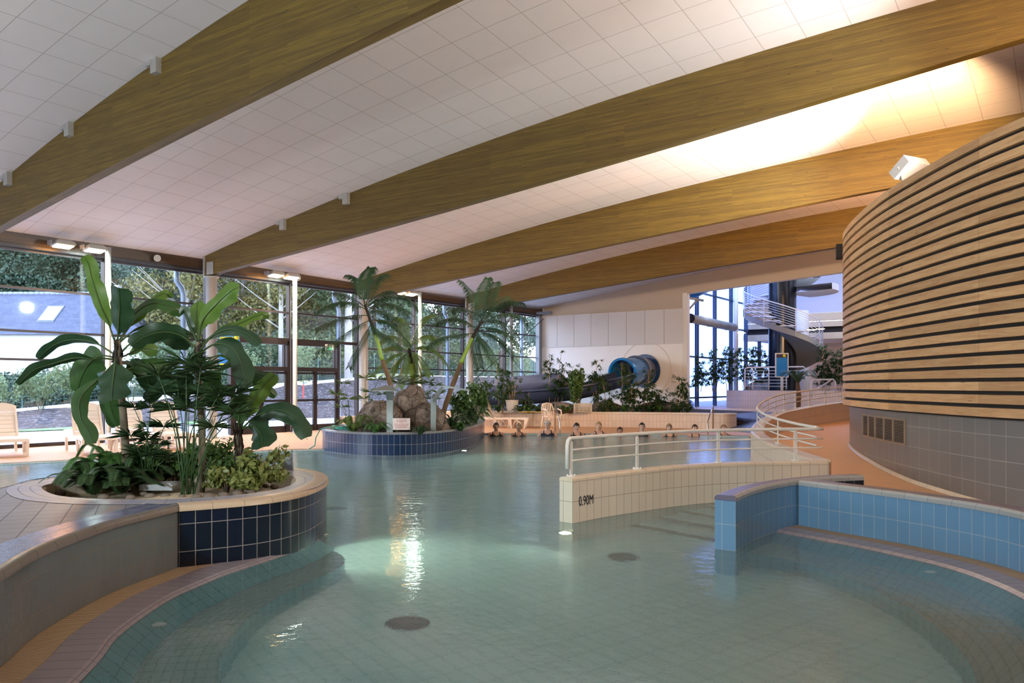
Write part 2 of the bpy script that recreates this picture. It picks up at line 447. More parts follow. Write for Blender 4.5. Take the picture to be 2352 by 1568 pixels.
# ------------------------------------------------------------------ glazed wall
yk = [-3.8+3*i for i in range(12)]+[31.92]   # mullion lines; ..., 11.2, 14.2, 17.2, 20.2
rz = [3.82, 2.80, 2.12]
wn = 0
for i in range(len(yk)-1):
    y0, y1 = yk[i], yk[i+1]; wn += 1
    door = abs((y0+y1)/2-15.7) < .3 or abs((y0+y1)/2-18.7) < .3
    z0 = .06 if y0 < 19 else .45
    f = MB()
    f.box((GX, y1, 2.4+.03), (.16, .06, 4.74))
    f.box((GX+.06, y1+.035, 2.43), (.05, .03, 4.74), m=1)
    for z in (rz if not door else rz[:1]): f.box((GX, (y0+y1)/2, z), (.09, y1-y0-.06, .055))
    if not door: f.box((GX, (y0+y1)/2, z0), (.12, y1-y0-.06, .1))
    if i == 0: f.box((GX, y0, 2.43), (.16, .06, 4.74))
    if door: f.box((GX, (y0+y1)/2, 2.95), (.12, y1-y0-.06, .1))
    fr = tag(f.build('window_%d' % wn, [M['alu'], M['alug']]), kind='structure')
    g = MB(); zz = ([3.0] if door else [z0+.05])+(rz[::-1] if not door else [rz[0]])+[4.7]
    for a, c in zip(zz[:-1], zz[1:]): g.box((GX-.01, (y0+y1)/2, (a+c)/2), (.012, y1-y0-.06, c-a-.05))
    g.build('pane', M['glass'], fr)
# doors, two leaves each, below a transom light
for n, (y0, y1) in enumerate(((15.05, 17.17), (17.27, 19.3))):
    d = MB()
    for y in (y0, y1): d.box((GX, y, 1.49), (.14, .1, 2.9))
    d.box((GX, (y0+y1)/2, 2.02), (.15, y1-y0, .14)); d.box((GX, (y0+y1)/2, 2.85), (.14, y1-y0, .12)); d.box((GX, (y0+y1)/2, .03), (.12, y1-y0, .06))
    d.box((GX, y0+.15, 2.43), (.1, .05, .7)); d.box((GX, y1-.15, 2.43), (.1, .05, .7))
    fr = tag(d.build('door_%d' % (n+1), M['alu']), kind='structure')
    g = MB(); g.box((GX, (y0+y1)/2, 2.43), (.012, y1-y0-.3, .68)); g.build('transom_pane', M['glass'], fr)
    w = (y1-y0-.1)/2
    for k in (0, 1):
        a = y0+.05+k*w; m = MB()
        for y in (a+.04, a+w-.04): m.box((GX+.02, y, 1.0), (.06, .08, 1.9))
        for z in (.14, 1.02, 1.9): m.box((GX+.02, a+w/2, z), (.06, w-.1, .16 if z < .5 else .07))
        lf = m.build('door_leaf', M['alu'], fr)
        g = MB(); g.box((GX+.02, a+w/2, 1.03), (.01, w-.14, 1.7)); g.build('pane', M['glass'], lf)
        h = MB(); yh = a+w-.06 if k == 0 else a+.06
        h.tube([(GX+.06, yh, .9), (GX+.1, yh, .92), (GX+.1, yh, 1.15), (GX+.06, yh, 1.17)], .012); h.box((GX+.08, a+w/2, 1.02), (.03, w-.2, .04)); h.build('push_bar', M['dark'], lf)
# white side strip beside the first door and tiled sill wall beyond the doors
b = MB(); b.box((GX, 14.64, 1.5), (.1, .8, .05)); tag(b.build('trim_3', M['alu']), kind='structure')
b = MB(); b.box((GX+.05, 25.7, .22), (.24, 12.6, .44)); tag(b.build('baseboard_left', M['creamf']), 'cream tiled sill under the far windows', kind='structure')
# ------------------------------------------------------------------ walls
OPX0, OPX1 = -13.1, -3.0
b = MB(); yw = YE
xs = [-20.6+i*.5 for i in range(70)]
xs = [x for x in xs if x < 14]+[OPX0]; xs = sorted(set(xs))
def wallcol(x0, x1, z0a, z0b, m=0):
    for yy, fl in ((yw, False), (yw+.3, True)):
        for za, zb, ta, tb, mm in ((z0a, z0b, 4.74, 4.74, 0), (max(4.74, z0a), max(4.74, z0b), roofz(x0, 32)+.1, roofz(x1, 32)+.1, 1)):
            if mm == 0 and z0a > 4: continue
            n0 = len(b.v); b.v += [(x0, yy, za), (x1, yy, zb), (x1, yy, tb), (x0, yy, ta)]
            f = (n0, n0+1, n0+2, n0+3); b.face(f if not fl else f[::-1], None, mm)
def optop(x): return 5.35+(x-OPX0)*.065
for x0, x1 in zip(xs[:-1], xs[1:]):
    if x1 <= OPX0+.001: wallcol(x0, x1, 0, 0)
    elif x1 < OPX1: wallcol(x0, x1, optop(x0), optop(x1))
    else: wallcol(x0, x1, 0, 0)
n0 = len(b.v); b.v += [(OPX0, yw, 0), (OPX0, yw+.3, 0), (OPX0, yw+.3, optop(OPX0)), (OPX0, yw, optop(OPX0))]; b.face((n0, n0+1, n0+2, n0+3))
n0 = len(b.v); b.v += [(OPX0, yw, optop(OPX0)), (OPX0, yw+.3, optop(OPX0)), (OPX1, yw+.3, optop(OPX1)), (OPX1, yw, optop(OPX1))]; b.face((n0, n0+1, n0+2, n0+3))
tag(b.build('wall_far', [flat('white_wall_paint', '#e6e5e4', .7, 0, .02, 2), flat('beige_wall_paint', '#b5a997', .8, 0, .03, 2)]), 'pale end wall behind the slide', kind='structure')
b = MB(); b.box((OPX0-.08, yw-.02, 2.7), (.2, .06, 5.35)); tag(b.build('trim_4', M['white']), kind='structure')
# acoustic panels on the end wall
o = thing('acoustic_panel', 'long band of perforated white acoustic panels high on the end wall', 'wall panel', (-16.8, 31.95, 3.26))
for k in range(8):
    x0 = -20.3+k*.885; b = MB(); b.box((x0+.44, 31.97, 4.0), (.87, .05, 1.46)); b.build('panel', M['panel'], o)
b = MB(); b.box((14.1, 13, 4), (.2, 39, 9)); tag(b.build('wall_right', M['wallb']), kind='structure')
b = MB(); b.box((-3, -6.1, 4), (35.5, .2, 9)); tag(b.build('wall_near', M['wallb']), kind='structure')
# ------------------------------------------------------------------ pool outline and floors
POOL = [(-4.39, 2.18), (-3.84, 1.61), (-3.2, 1.07), (-2.4, .6), (-1.5, .9), (-.8, 1.4), (-.4, 2.2), (-.2, 3.1), (.13, 4.05), (.22, 5.1), (.1, 6.0), (-.15, 6.78), (-.45, 7.33), (-.75, 7.62), (-1.15, 7.88), (-1.58, 8.11), (-1.98, 8.29),
        (-2.43, 8.5), (-2.4, 9.0), (-2.2, 9.5), (-2.75, 10.25), (-3.25, 10.75), (-2.7, 11.35), (-3.45, 12.95), (-4.25, 14.35), (-5.0, 16.0), (-5.5, 17.8), (-5.75, 19.2), (-5.95, 21.4), (-6.3, 22.9), (-7.32, 23.31), (-9.8, 22.6), (-12.26, 21.55), (-14.81, 19.94), (-14.9, 17),
        (-14.3, 14), (-14.08, 12.9), (-14.83, 12.08), (-15.96, 8.75), (-16.22, 8.01), (-16.55, 7.06), (-17.2, 4), (-17, 1), (-14.5, -1.8), (-10, -2.4), (-6.5, -1.6),
        (-5.9, .6), (-6.1, 2.6), (-6.1, 3.9), (-5.75, 4.1), (-5.55, 3.71), (-5.10, 2.91), (-4.76, 2.52)]
b = MB(); b.poly([[(-20.6, -6), (14, -6), (14, 32), (-20.6, 32)], POOL], .02)
tag(b.build('floor', M['deck']), 'sand coloured tiled pool deck', kind='structure')
b = MB(); b.poly([POOL], -.92); b.build
pf = MB(); pf.poly([POOL], -.92); n = len(POOL)
L = 0
for i in range(n):
    j = (i+1) % n; l = math.dist(POOL[i], POOL[j]); n0 = len(pf.v)
    pf.v += [(*POOL[i], -.92), (*POOL[j], -.92), (*POOL[j], .02), (*POOL[i], .02)]
    pf.face((n0, n0+1, n0+2, n0+3), [(L, -.92), (L+l, -.92), (L+l, .02), (L, .02)], 1); L += l
tag(pf.build('floor_pool', [M['pool'], M['poolw']]), 'tiled pool basin', kind='structure')
b = MB(); b.poly([POOL], 0); tag(b.build('pool_water', M['water']), 'turquoise water of the indoor pool', 'water', kind='stuff')
# light edge band round the pool
b = MB(); edge = spline([(-17.2, 4), (-16.55, 7.06), (-16.22, 8.01), (-15.96, 8.75), (-14.83, 12.08), (-14.1, 12.9)], 6)
b.sweep(edge, [(0, .024), (.28, .024)])
o = tag(b.build('overflow_channel', M['grille']), 'pale slotted overflow channel along the window side of the pool', 'drain channel')
b = MB(); edge = spline([(-14.81, 19.94), (-12.26, 21.55), (-9.8, 22.6), (-7.32, 23.31), (-6.3, 22.95)], 6)
b.sweep(edge, [(0, .024), (.28, .024)]); b.sweep(edge, [(-.01, -.3), (-.01, .024)], m=1)
tag(b.build('overflow_channel', [M['grille'], M['mblue']]), 'pale slotted overflow channel where the bathers sit', 'drain channel')
# ------------------------------------------------------------------ raised deck with the round planter (left)
WLl = spline([(-2.6, .35), (-3.4, .85), (-4.05, 1.4), (-4.61, 1.97), (-4.98, 2.3), (-5.33, 2.72), (-5.62, 3.15), (-5.84, 3.63), (-5.95, 3.88)], 6)
RIM = spline([(-5.93, 3.86), (-5.80, 4.15), (-5.70, 4.49), (-5.73, 4.86), (-5.92, 5.28), (-6.3, 5.78), (-6.85, 6.22), (-7.5, 6.38), (-8.15, 6.1), (-8.6, 5.6), (-8.85, 4.9)], 6)
BACK = [(-8.9, 4.4), (-8.75, 4.0), (-8.3, 3.54), (-7.6, 2.5), (-7.0, 1.0), (-6.7, -1)]
INNER = spline([(-7.78, 3.7), (-7.25, 3.6), (-6.7, 3.75), (-6.25, 4.12), (-6.06, 4.6), (-6.14, 5.1), (-6.5, 5.55), (-7.0, 5.85), (-7.6, 5.9), (-8.15, 5.55), (-8.45, 4.95), (-8.4, 4.3), (-8.2, 3.9)], 5, closed=True)
ZT = .53
o = thing('pool_planter', 'raised tiled island in the left foreground with a round sand bed', 'planter', (-6.5, 4, -.92))
# ring of narrow tiles round the bed, then the flat deck
cen = (-7.25, 4.75)
RG = []
for p in INNER:
    d = math.dist(p, cen); RG.append((cen[0]+(p[0]-cen[0])*(1+.3/d), cen[1]+(p[1]-cen[1])*(1+.3/d)))
deckpoly = WLl+RIM[1:]+BACK+[(-2.6, -1)]
b = MB()
n = len(INNER); L = 0
for i in range(n):
    j = (i+1) % n; l = math.dist(RG[i], RG[j]); n0 = len(b.v)
    b.v += [(*INNER[i], ZT), (*INNER[j], ZT), (*RG[j], ZT), (*RG[i], ZT)]
    b.face((n0, n0+3, n0+2, n0+1), [(L, 0), (L, .3), (L+l, .3), (L+l, 0)]); L += l
b.build('ring_tiles', M['ring'], o)
b = MB(); b.poly([deckpoly, RG], ZT-.003); b.build('deck_top', M['decktop'], o)
# dark tiles along the lip
b = MB()
b.sweep(WLl, [(-.02, ZT-.05), (0, ZT-.02), (.03, ZT+.002), (.06, ZT+.003)][::1] if False else [(-.02, ZT-.05), (-.015, ZT-.02), (.0, ZT), (.05, ZT+.002)], cap=False, sm=True)
b.build('coping', tiles('grey_coping', '#6e6963', '#524d48', .26, .4, .006, .35, .04), o)
b = MB(); b.sweep(WLl, [(.05, ZT+.002), (.3, ZT+.002)], cap=False); b.build('edge_tiles', tiles('slate_blue_edge', '#56597a', '#8d8a90', .22, .125, .006, .2, .1), o)
b = MB(); b.sweep(WLl, [(0, .02), (0, ZT-.045)], cap=False, vuse='z'); b.build('grey_tile_wall', M['greyb'], o)
b = MB(); b.sweep(RIM, [(-.02, ZT-.05), (-.015, ZT-.015), (.01, ZT+.003), (.14, ZT+.003)], cap=False, sm=True); b.build('rim_coping', tiles('sand_coping', '#b9a78f', '#8a7a68', .26, .4, .006, .35, .04), o)
b = MB(); b.sweep(RIM, [(0, -.9), (0, ZT-.045)], cap=False, vuse='z'); b.sweep(spline([RIM[-1]]+BACK, 3), [(0, -.9), (0, ZT)], cap=False, vuse='z'); b.build('navy_tile_wall', M['navy'], o)
b = MB(); b.sweep(INNER, [(0, ZT), (0, ZT-.3)], closed=True); b.build('inner_rim', M['creamc'], o)
b = MB(); rings = 9; N = len(INNER); b.v.append((*cen, .42))
for r in range(1, rings+1):
    for i, p in enumerate(INNER):
        k = r/rings; x = lerp(cen[0], p[0], k); y = lerp(cen[1], p[1], k)
        b.v.append((x, y, .40+.035*math.sin(x*5)*math.cos(y*4)-.03*k))
for i in range(N):
    j = (i+1) % N; b.face((0, 1+i, 1+j), None, 0, True)
    for r in range(rings-1):
        a = 1+r*N; c = a+N; b.face((a+i, c+i, c+j, a+j), None, 0, True)
b.build('sand_bed', M['sand'], o)
# grille, edge tiles and submerged bench of the left alcove
GU = [(0, .024), (-.24, .024)]
E1 = offset(WLl, -.24)
o2 = thing('pool_edge', 'curved overflow edge and submerged bench at the foot of the grey wall', 'pool edge', (-4.5, 3, -.92))
b = MB(); b.sweep(WLl+[(-6.02, 4.15)], [(0, .026), (-.2, .026)], cap=False); b.build('grille', M['grille'], o2)
WLx = spline([WLl[-8], WLl[-4], (-5.99, 4.05), (-6.08, 4.4), (-6.2, 4.8), (-6.4, 5.2)], 5); WLf = WLl[:-8]+WLx
b = MB(); b.sweep(WLf, [(-.2, .027), (-.42, .024), (-.46, .0), (-.46, -.06)], cap=False); b.build('edge_tiles', M['strip'], o2)
b = MB(); b.sweep(WLf, [(-.46, -.03), (-.6, -.40), (-.61, -.44)], cap=False); b.build('slope_tiles', M['bluesub'], o2)
BE = spline([(-2.2, .9), (-2.9, 1.6), (-3.5, 2.3), (-3.91, 2.77), (-4.26, 3.06), (-4.68, 3.55), (-5.0, 4.13), (-5.21, 4.78), (-5.38, 5.15), (-5.7, 5.40), (-6.06, 5.45), (-6.3, 5.4)], 5)
WS = offset(WLf, -.58)
b = MB(); K = 7; n0 = 0
A1 = [spline([(p[0], p[1]) for p in WS], 1)[int(k*(len(WS)-1)/60)] for k in range(61)]; B1 = [BE[int(k*(len(BE)-1)/60)] for k in range(61)]
for k in range(61):
    for r in range(K): b.v.append((lerp(A1[k][0], B1[k][0], r/(K-1)), lerp(A1[k][1], B1[k][1], r/(K-1)), -.45))
for k in range(60):
    for r in range(K-1):
        a = k*K+r; l = .09; b.face((a, a+K, a+K+1, a+1), [(k*l, r*.135), (k*l+l, r*.135), (k*l+l, r*.135+.135), (k*l, r*.135+.135)])
b.build('bench_seat', M['bench'], o2)
b = MB(); b.sweep(BE, [(0, -.45), (0, -.92)], cap=False); b.build('bench_riser', M['bluesub'], o2)
b = MB(); b.sweep(offset(BE, -.0), [(-.0, -.9), (-.06, -.9)], cap=False); b.build('cove', M['poolw'], o2)
b = MB(); q = WLf[int(len(WLf)*.55)]; b.lathe((-4.86, 3.02, -.2), [(.0, .03), (.02, .03), (.035, .035), (.045, .02), (.045, 0)], 16); b.build('inlet_nozzle', M['white'], o2)
# ------------------------------------------------------------------ cream wall with railing (between the pool and the steps)
CW = spline([(-4.42, 7.59), (-4.34, 8.11), (-4.18, 8.72), (-3.98, 9.42), (-3.69, 10.02), (-3.27, 10.56), (-2.6, 11.21)], 8)
def walls(o, path, th, z0, zt, mat, matc, zoff=None, nose=None):
    """wall body to the left of the path, bullnose coping on top"""
    b = MB(); b.sweep(path, [(0, z0), (0, zt-.045)], cap=False, vuse='z', zoff=zoff); b.sweep(path, [(th, zt-.045), (th, z0)], cap=False, vuse='z', zoff=zoff)
    z = [zoff[0], zoff[-1]] if zoff else [0, 0]
    for i, (p, q) in enumerate(((path[0], path[1]), (path[-1], path[-2]))):
        dx, dy = q[0]-p[0], q[1]-p[1]; l = math.hypot(dx, dy); nx, ny = (-dy/l, dx/l) if i == 0 else (dy/l, -dx/l)
        n0 = len(b.v); e = (p[0]+nx*th, p[1]+ny*th)
        b.v += [(*p, z0+z[i]), (*e, z0+z[i]), (*e, zt-.045+z[i]), (*p, zt-.045+z[i])]
        b.face((n0, n0+1, n0+2, n0+3) if i else (n0+3, n0+2, n0+1, n0), [(.0, z0), (th, z0), (th, zt-.045), (0, zt-.045)] if i else [(0, zt-.045), (th, zt-.045), (th, z0), (0, z0)])
    b.build('tiled_body', mat, o)
    b = MB(); b.sweep(path, [(-.004, zt-.05), (-.004, zt-.02), (.012, zt-.004), (.035, zt), (th-.035, zt), (th-.012, zt-.004), (th+.004, zt-.02), (th+.004, zt-.05)], sm=False, zoff=zoff)
    b.build('coping', matc, o)
    if nose:
        b = MB(); b.sweep(path, [(-.007, zt-.055), (-.008, zt-.02), (.010, zt-.001), (.03, zt+.002)], cap=False, zoff=zoff); b.build('bullnose', nose, o)
def smoothz(path, zs):
    return zs
def railing(o, path, th, zoffs, idx, h=.42, ext0=None, ext1=None, r=.021, bars=(.17, .29)):
    c = offset(path, th/2)
    for i in idx:
        x, y = c[i]; z = ZR+zoffs[i]; j = min(i+1, len(c)-1); k = max(i-1, 0)
        a = math.atan2(c[j][1]-c[k][1], c[j][0]-c[k][0])
        b = MB(); b.box((x, y, z+h*.46), (.045, .012, h*.92), a)
        n0 = len(b.v); b.lathe((x, y, z), [(.0, .012), (.055, .012), (.055, 0)], 12, sm=False)
        for q in range(4):
            qa = a+PI/4+q*PI/2; b.lathe((x+.04*math.cos(qa), y+.04*math.sin(qa), z), [(0, .026), (.008, .024), (.012, .01)], 8)
        b.box((x, y, z+h*.95), (.02, .012, .04), a)
        b.build('post', M['white'], o)
    top = [(p[0], p[1], ZR+zo+h) for p, zo in zip(c, zoffs)]
    if ext0: top = ext0(top)+top
    if ext1: top = top+ext1(top)
    b = MB(); b.tube(top, r, 10); b.build('handrail', M['white'], o)
    for zb in bars:
        pts = [(p[0], p[1], ZR+zo+zb) for p, zo in zip(c, zoffs)]
        if ext1: pts = pts+[ext1(pts)[-1]]
        b = MB(); b.tube(pts, .011, 8); b.build('rail_bar', M['white'], o)
ZR = .5
o = thing('pool_divider', 'low cream tiled wall between the pool and the submerged steps, marked with a depth', 'wall', (-4, 9, -.92))
walls(o, CW, .18, -.92, .5, M['cream'], M['creamc'])
# depth marking on its face
def text(name, body, loc, size, mat, parent, ez, ex, font=None, sx=1, align='CENTER', ext=.0008):
    cu = bpy.data.curves.new(name, 'FONT'); cu.body = body; cu.size = size; cu.align_x = align; cu.align_y = 'CENTER'; cu.extrude = ext
    ob = bpy.data.objects.new(name, cu); C.objects.link(ob); cu.materials.append(mat)
    ex = Vector(ex).normalized(); ez = Vector(ez).normalized(); ey = ez.cross(ex)
    Rm = Matrix((ex, ey, ez)).transposed().to_4x4()
    me = bpy.data.meshes.new_from_object(ob); bpy.data.objects.remove(ob)
    o = bpy.data.objects.new(name, me); C.objects.link(o)
    Mx = Rm @ Matrix.Diagonal((sx, 1, 1, 1))
    me.transform(Mx)
    if parent is not None: o.parent = parent; o.location = Vector(loc)-wloc(parent)
    else: o.location = loc
    return o
ink = flat('dark_ink', '#1c2230', .5)
p0, p1 = CW[3], CW[6]; d = Vector((p1[0]-p0[0], p1[1]-p0[1], 0)).normalized(); nr = Vector((d.y, -d.x, 0))
pm = at(1366, 1142, 9.0); pm = Vector((CW[4][0], CW[4][1], .225))+nr*.004+d*.02
text('depth_marking', '0.90M', pm, .15, ink, o, nr, d, sx=.72)
o = thing('railing', 'white tube railing on the low cream wall with the depth marking', 'railing', (-4, 9, .5), 'white pool railings')
def e0(t):
    p, q = Vector(t[0]), Vector(t[1]); d = (p-q).normalized()
    return [tuple(p+d*.07+Vector((0, 0, -.33))), tuple(p+d*.07+Vector((0, 0, -.08))), tuple(p+d*.06+Vector((0, 0, -.03))), tuple(p+d*.03+Vector((0, 0, -.005)))]
def e1(t):
    p, q = Vector(t[-1]), Vector(t[-2]); d = (p-q).normalized(); return [tuple(p+d*.14)]
railing(o, CW[2:-2], .18, [0]*len(CW[2:-2]), [0, 15, 31, len(CW)-7], ext0=e0, ext1=e1)
# ------------------------------------------------------------------ rising curved wall and railing along the walkway
W2 = [(-2.62, 11.42, 0), (-3.45, 12.95, 0), (-4.25, 14.35, .05), (-4.95, 16.0, .12), (-5.42, 17.8, .2), (-5.65, 19.2, .28), (-5.75, 20.4, .35), (-5.72, 21.6, .40), (-5.55, 22.8, .46), (-5.25, 24.0, .52), (-4.8, 25.5, .58), (-4.2, 27, .6)]
W2 = spline(W2, 8); w2p = [(x, y) for x, y, z in W2]; w2z = [z for x, y, z in W2]
o = thing('walkway_parapet', 'curved cream tiled wall rising beside the walkway', 'wall', (-5, 17, -.92))
walls(o, w2p, .24, -.92, .5, M['creamf'], M['creamc'], zoff=w2z)
b = MB(); b.sweep(offset(w2p, -.012), [(0, .47), (0, .0)], cap=False, zoff=[z for z in w2z]); 
o = thing('railing', 'white tube railing curving up along the walkway wall', 'railing', (-5, 17, .5), 'white pool railings')
railing(o, w2p[2:], .24, w2z[2:], [10, 22, 30, 36, 42, 48, 54, 60, 66, 72, 78, 84], ext0=lambda t: [tuple(Vector(t[0])+(Vector(t[0])-Vector(t[1])).normalized()*.1)])
# ------------------------------------------------------------------ slatted rotunda
DR = spline([(-.9, 27.5), (-2.2, 25.4), (-3.2, 23.0), (-3.75, 20.8), (-3.93, 19.2), (-3.86, 18.0), (-3.62, 16.8), (-3.1, 15.35), (-2.39, 13.77), (-1.6, 12.4), (-.95, 11.4), (-.4, 10.72), (.4, 9.9), (1.5, 9.0), (3, 8.1), (5, 7.4), (8, 7.0), (12, 7.2)], 8)
o = thing('rotunda', 'large curved rotunda clad in horizontal larch boards with dark gaps', 'rotunda', (2, 16, 0))
b = MB(); b.sweep(offset(DR, .05), [(0, 1.1), (0, 4.5), (.25, 4.5)], cap=False); b.build('core_wall', M['dark'], o)
b = MB(); pitch = (4.56-1.12)/22
sl = [0]
for i in range(1, len(DR)): sl.append(sl[-1]+math.dist(DR[i], DR[i-1]))
ref = next(i for i, p in enumerate(DR) if p[1] < 11.35)
for k in range(22):
    z0 = 1.12+k*pitch; z1 = z0+pitch-.042
    b.sweep(DR, [(.04, z0), (0, z0+.004), (0, z1-.004), (.04, z1), (.06, z1)], cap=False, u0=R.uniform(0, 3)+k*7.3)
ob = b.build('larch_boards', None, o) if False else None
# boards: one uv row per board so that each has its own tone; vertical joints every 2.6 m
t = NT('larch_cladding'); v = t.coord('UV'); g = t.noise(t.coord('UV', scale=(1.3, 16, 1)), 1.5, 5, .62, .8)
br = t.add('TexBrick', offset=0.0); t.link(t.coord('UV', loc=(-(sl[ref] % 2.6)+2.6, 0, 0)), br.inputs['Vector'])
for k_, v_ in (('Scale', 1), ('Brick Width', 2.6), ('Row Height', .3), ('Mortar Size', .0025), ('Mortar Smooth', 0)): br.inputs[k_].default_value = v_
br.inputs['Color1'].default_value = (1, 1, 1, 1); br.inputs['Color2'].default_value = (.72, .69, .66, 1); br.inputs['Mortar'].default_value = (.35, .3, .25, 1)
cc = t.mix(1, t.ramp(g, [(.28, srgb('#b98d5c')), (.72, srgb('#dbb888'))]), br.outputs[0], 'MULTIPLY')
vo = t.add('TexVoronoi'); t.link(t.coord('UV', scale=(1.6, 9, 1)), vo.inputs['Vector']); vo.inputs['Scale'].default_value = 1
kk = t.ramp(vo.outputs['Distance'], [(.05, (1, 1, 1, 1)), (.12, (0, 0, 0, 1))]); kk = t.math('MULTIPLY', kk, t.math('GREATER_THAN', t.add('SeparateColor', i_0=vo.outputs['Color']).outputs[0], .5))
t.bsdf(i_Base_Color=t.mix(t.math('MULTIPLY', kk, .7), cc, srgb('#7a4c28')), i_Roughness=.55); t.bump(g, .1, .003)
b = MB()
for k in range(22):
    z0 = 1.12+k*pitch; z1 = z0+pitch-.042; K = [(.045, z0), (0, z0+.004), (0, z1-.004), (.045, z1)]; V = [k*.3+.02, k*.3+.06, k*.3+.06+z1-z0, k*.3+.24]
    n0 = len(b.v); dr = DR
    for i, p in enumerate(dr):
        a, c = dr[max(i-1, 0)], dr[min(i+1, len(dr)-1)]; dx, dy = c[0]-a[0], c[1]-a[1]; l = math.hypot(dx, dy)
        for oo, z in K: b.v.append((p[0]-dy/l*oo, p[1]+dx/l*oo, z))
    for i in range(len(dr)-1):
        for q in range(3):
            a = n0+i*4+q; b.face((a, a+4, a+5, a+1), [(sl[i], V[q]), (sl[i+1], V[q]), (sl[i+1], V[q+1]), (sl[i], V[q+1])], 0, False)
b.build('larch_boards', t.mat, o)
def rampz(y): 
    pts = [(11.5, .025), (13, .06), (15, .18), (17.2, .3), (19, .33), (22.3, .41), (24.5, .5), (30, .56)]
    if y <= pts[0][0]: return pts[0][1]
    for (a, za), (c, zc) in zip(pts[:-1], pts[1:]):
        if y <= c: return lerp(za, zc, (y-a)/(c-a))
    return pts[-1][1]
PL = offset(DR, .13)
b = MB(); b.sweep(PL, [(0, 0), (0, 1.12)], cap=False, vuse='z'); b.sweep(PL, [(0, 1.12), (-.13, 1.12)], cap=False); b.build('stoneware_plinth', M['stone'], o)
b = MB(); zz = [rampz(y) for x, y in PL]; b.sweep(PL, [(-.03, .005), (-.012, .02), (-.004, .06)], cap=False, zoff=zz, sm=True); b.build('cove_base', M['creamc'], o)
# ventilation grille: five louvred panels set in the plinth
g = MB(); i0 = min(range(len(PL)), key=lambda i: abs((CX_+F_*((c_*PL[i][0]+s_*PL[i][1])/(-s_*PL[i][0]+c_*PL[i][1])))-1982)+(PL[i][1] > 18)*1e4)
def pix(p): return CX_+F_*((c_*p[0]+s_*p[1])/(-s_*p[0]+c_*p[1]))
PLf = spline(PL, 6)
seg = [p for p in PLf if p[1] < 17.5 and 1982 <= pix(p) <= 2082]
n = len(seg)
gm = flat('grille_metal', '#a08f7c', .45, .5)
b = MB(); b.sweep(seg, [(-.005, .60), (-.02, .60), (-.02, .63), (-.005, .63)]); b.sweep(seg, [(-.005, .97), (-.02, .97), (-.02, 1.0), (-.005, 1.0)])
for k in range(6):
    p = seg[int(k*(n-1)/5)]; q = seg[min(int(k*(n-1)/5)+1, n-1)]; r_ = seg[max(int(k*(n-1)/5)-1, 0)]
    a = math.atan2(q[1]-r_[1], q[0]-r_[0]); b.box((p[0]+math.sin(a)*.012, p[1]-math.cos(a)*.012, .8), (.05, .02, .4), a)
for k in range(14):
    z = .64+k*.024; b.sweep(seg, [(-.004, z), (-.014, z+.006), (-.014, z+.012)], cap=False)
b.build('vent_grille', gm, o)
b = MB(); b.sweep(seg, [(-.003, .61), (-.003, .99)], cap=False); b.build('vent_recess', M['dark'], o)
# ramp floor between walkway wall and rotunda
b = MB(); NK = 60
WI = offset(w2p, -.02)
def bymark(path, y): 
    for a, c in zip(path[:-1], path[1:]):
        if (a[1]-y)*(c[1]-y) <= 0 and a[1] != c[1]: return lerp(a[0], c[0], (y-a[1])/(c[1]-a[1]))
    return None
rows = []
PLr = PL
for k in range(NK):
    y = 11.6+k*(27-11.6)/(NK-1); xa = bymark(w2p, y); xb = bymark([p for p in PLr], y)
    if xa is None or xb is None: continue
    rows.append((xa, xb, y))
for xa, xb, y in rows:
    b.v += [(xa, y, rampz(y)+.004), ((xa+xb)/2, y, rampz(y)+.004), (xb+.05, y, rampz(y)+.004)]
for k in range(len(rows)-1):
    for q in range(2):
        a = k*3+q; b.face((a, a+1, a+4, a+3))
y = rows[-1][2]; n0 = len(b.v); b.v += [(rows[-1][0], y, 0), (rows[-1][1], y, 0)]
b.build('walkway', M['deck'], None)
tag(bpy.data.objects['walkway'], 'orange tiled walkway ramping up beside the rotunda', 'walkway')
# speaker on the rotunda edge + floodlight on its rim
b = MB(); p = at(1930, 578, 16.6); b.box(p, (.16, .2, .3), .3); b.box((p.x+.08, p.y-.02, p.z), (.1, .05, .05), .3)
o = tag(b.build('wall_speaker', M['dark']), 'small black loudspeaker on the left edge of the rotunda', 'speaker')
o = thing('floodlight', 'rectangular white floodlight standing on the rotunda rim', 'floodlight', (-1.9, 13.9, 4.6))
b = MB(); u = at(2090, 388, 12.6); rot = Euler((math.radians(-38), 0, math.radians(60))).to_matrix()
b.box(u, (.5, .34, .16), R3=rot); b.build('housing', M['white'], o)
b = MB(); b.box(u+rot @ Vector((0, 0, .085)), (.42, .28, .012), R3=rot); b.build('lens', emit('sodium_lens', '#ffcf9a', 6), o)
b = MB(); b.tube([u+rot @ Vector((-.27, 0, 0)), Vector((u.x-.05, u.y+.1, 4.5))], .015); b.tube([u+rot @ Vector((.27, 0, 0)), Vector((u.x+.1, u.y+.25, 4.5))], .015); b.build('bracket', M['steel'], o)
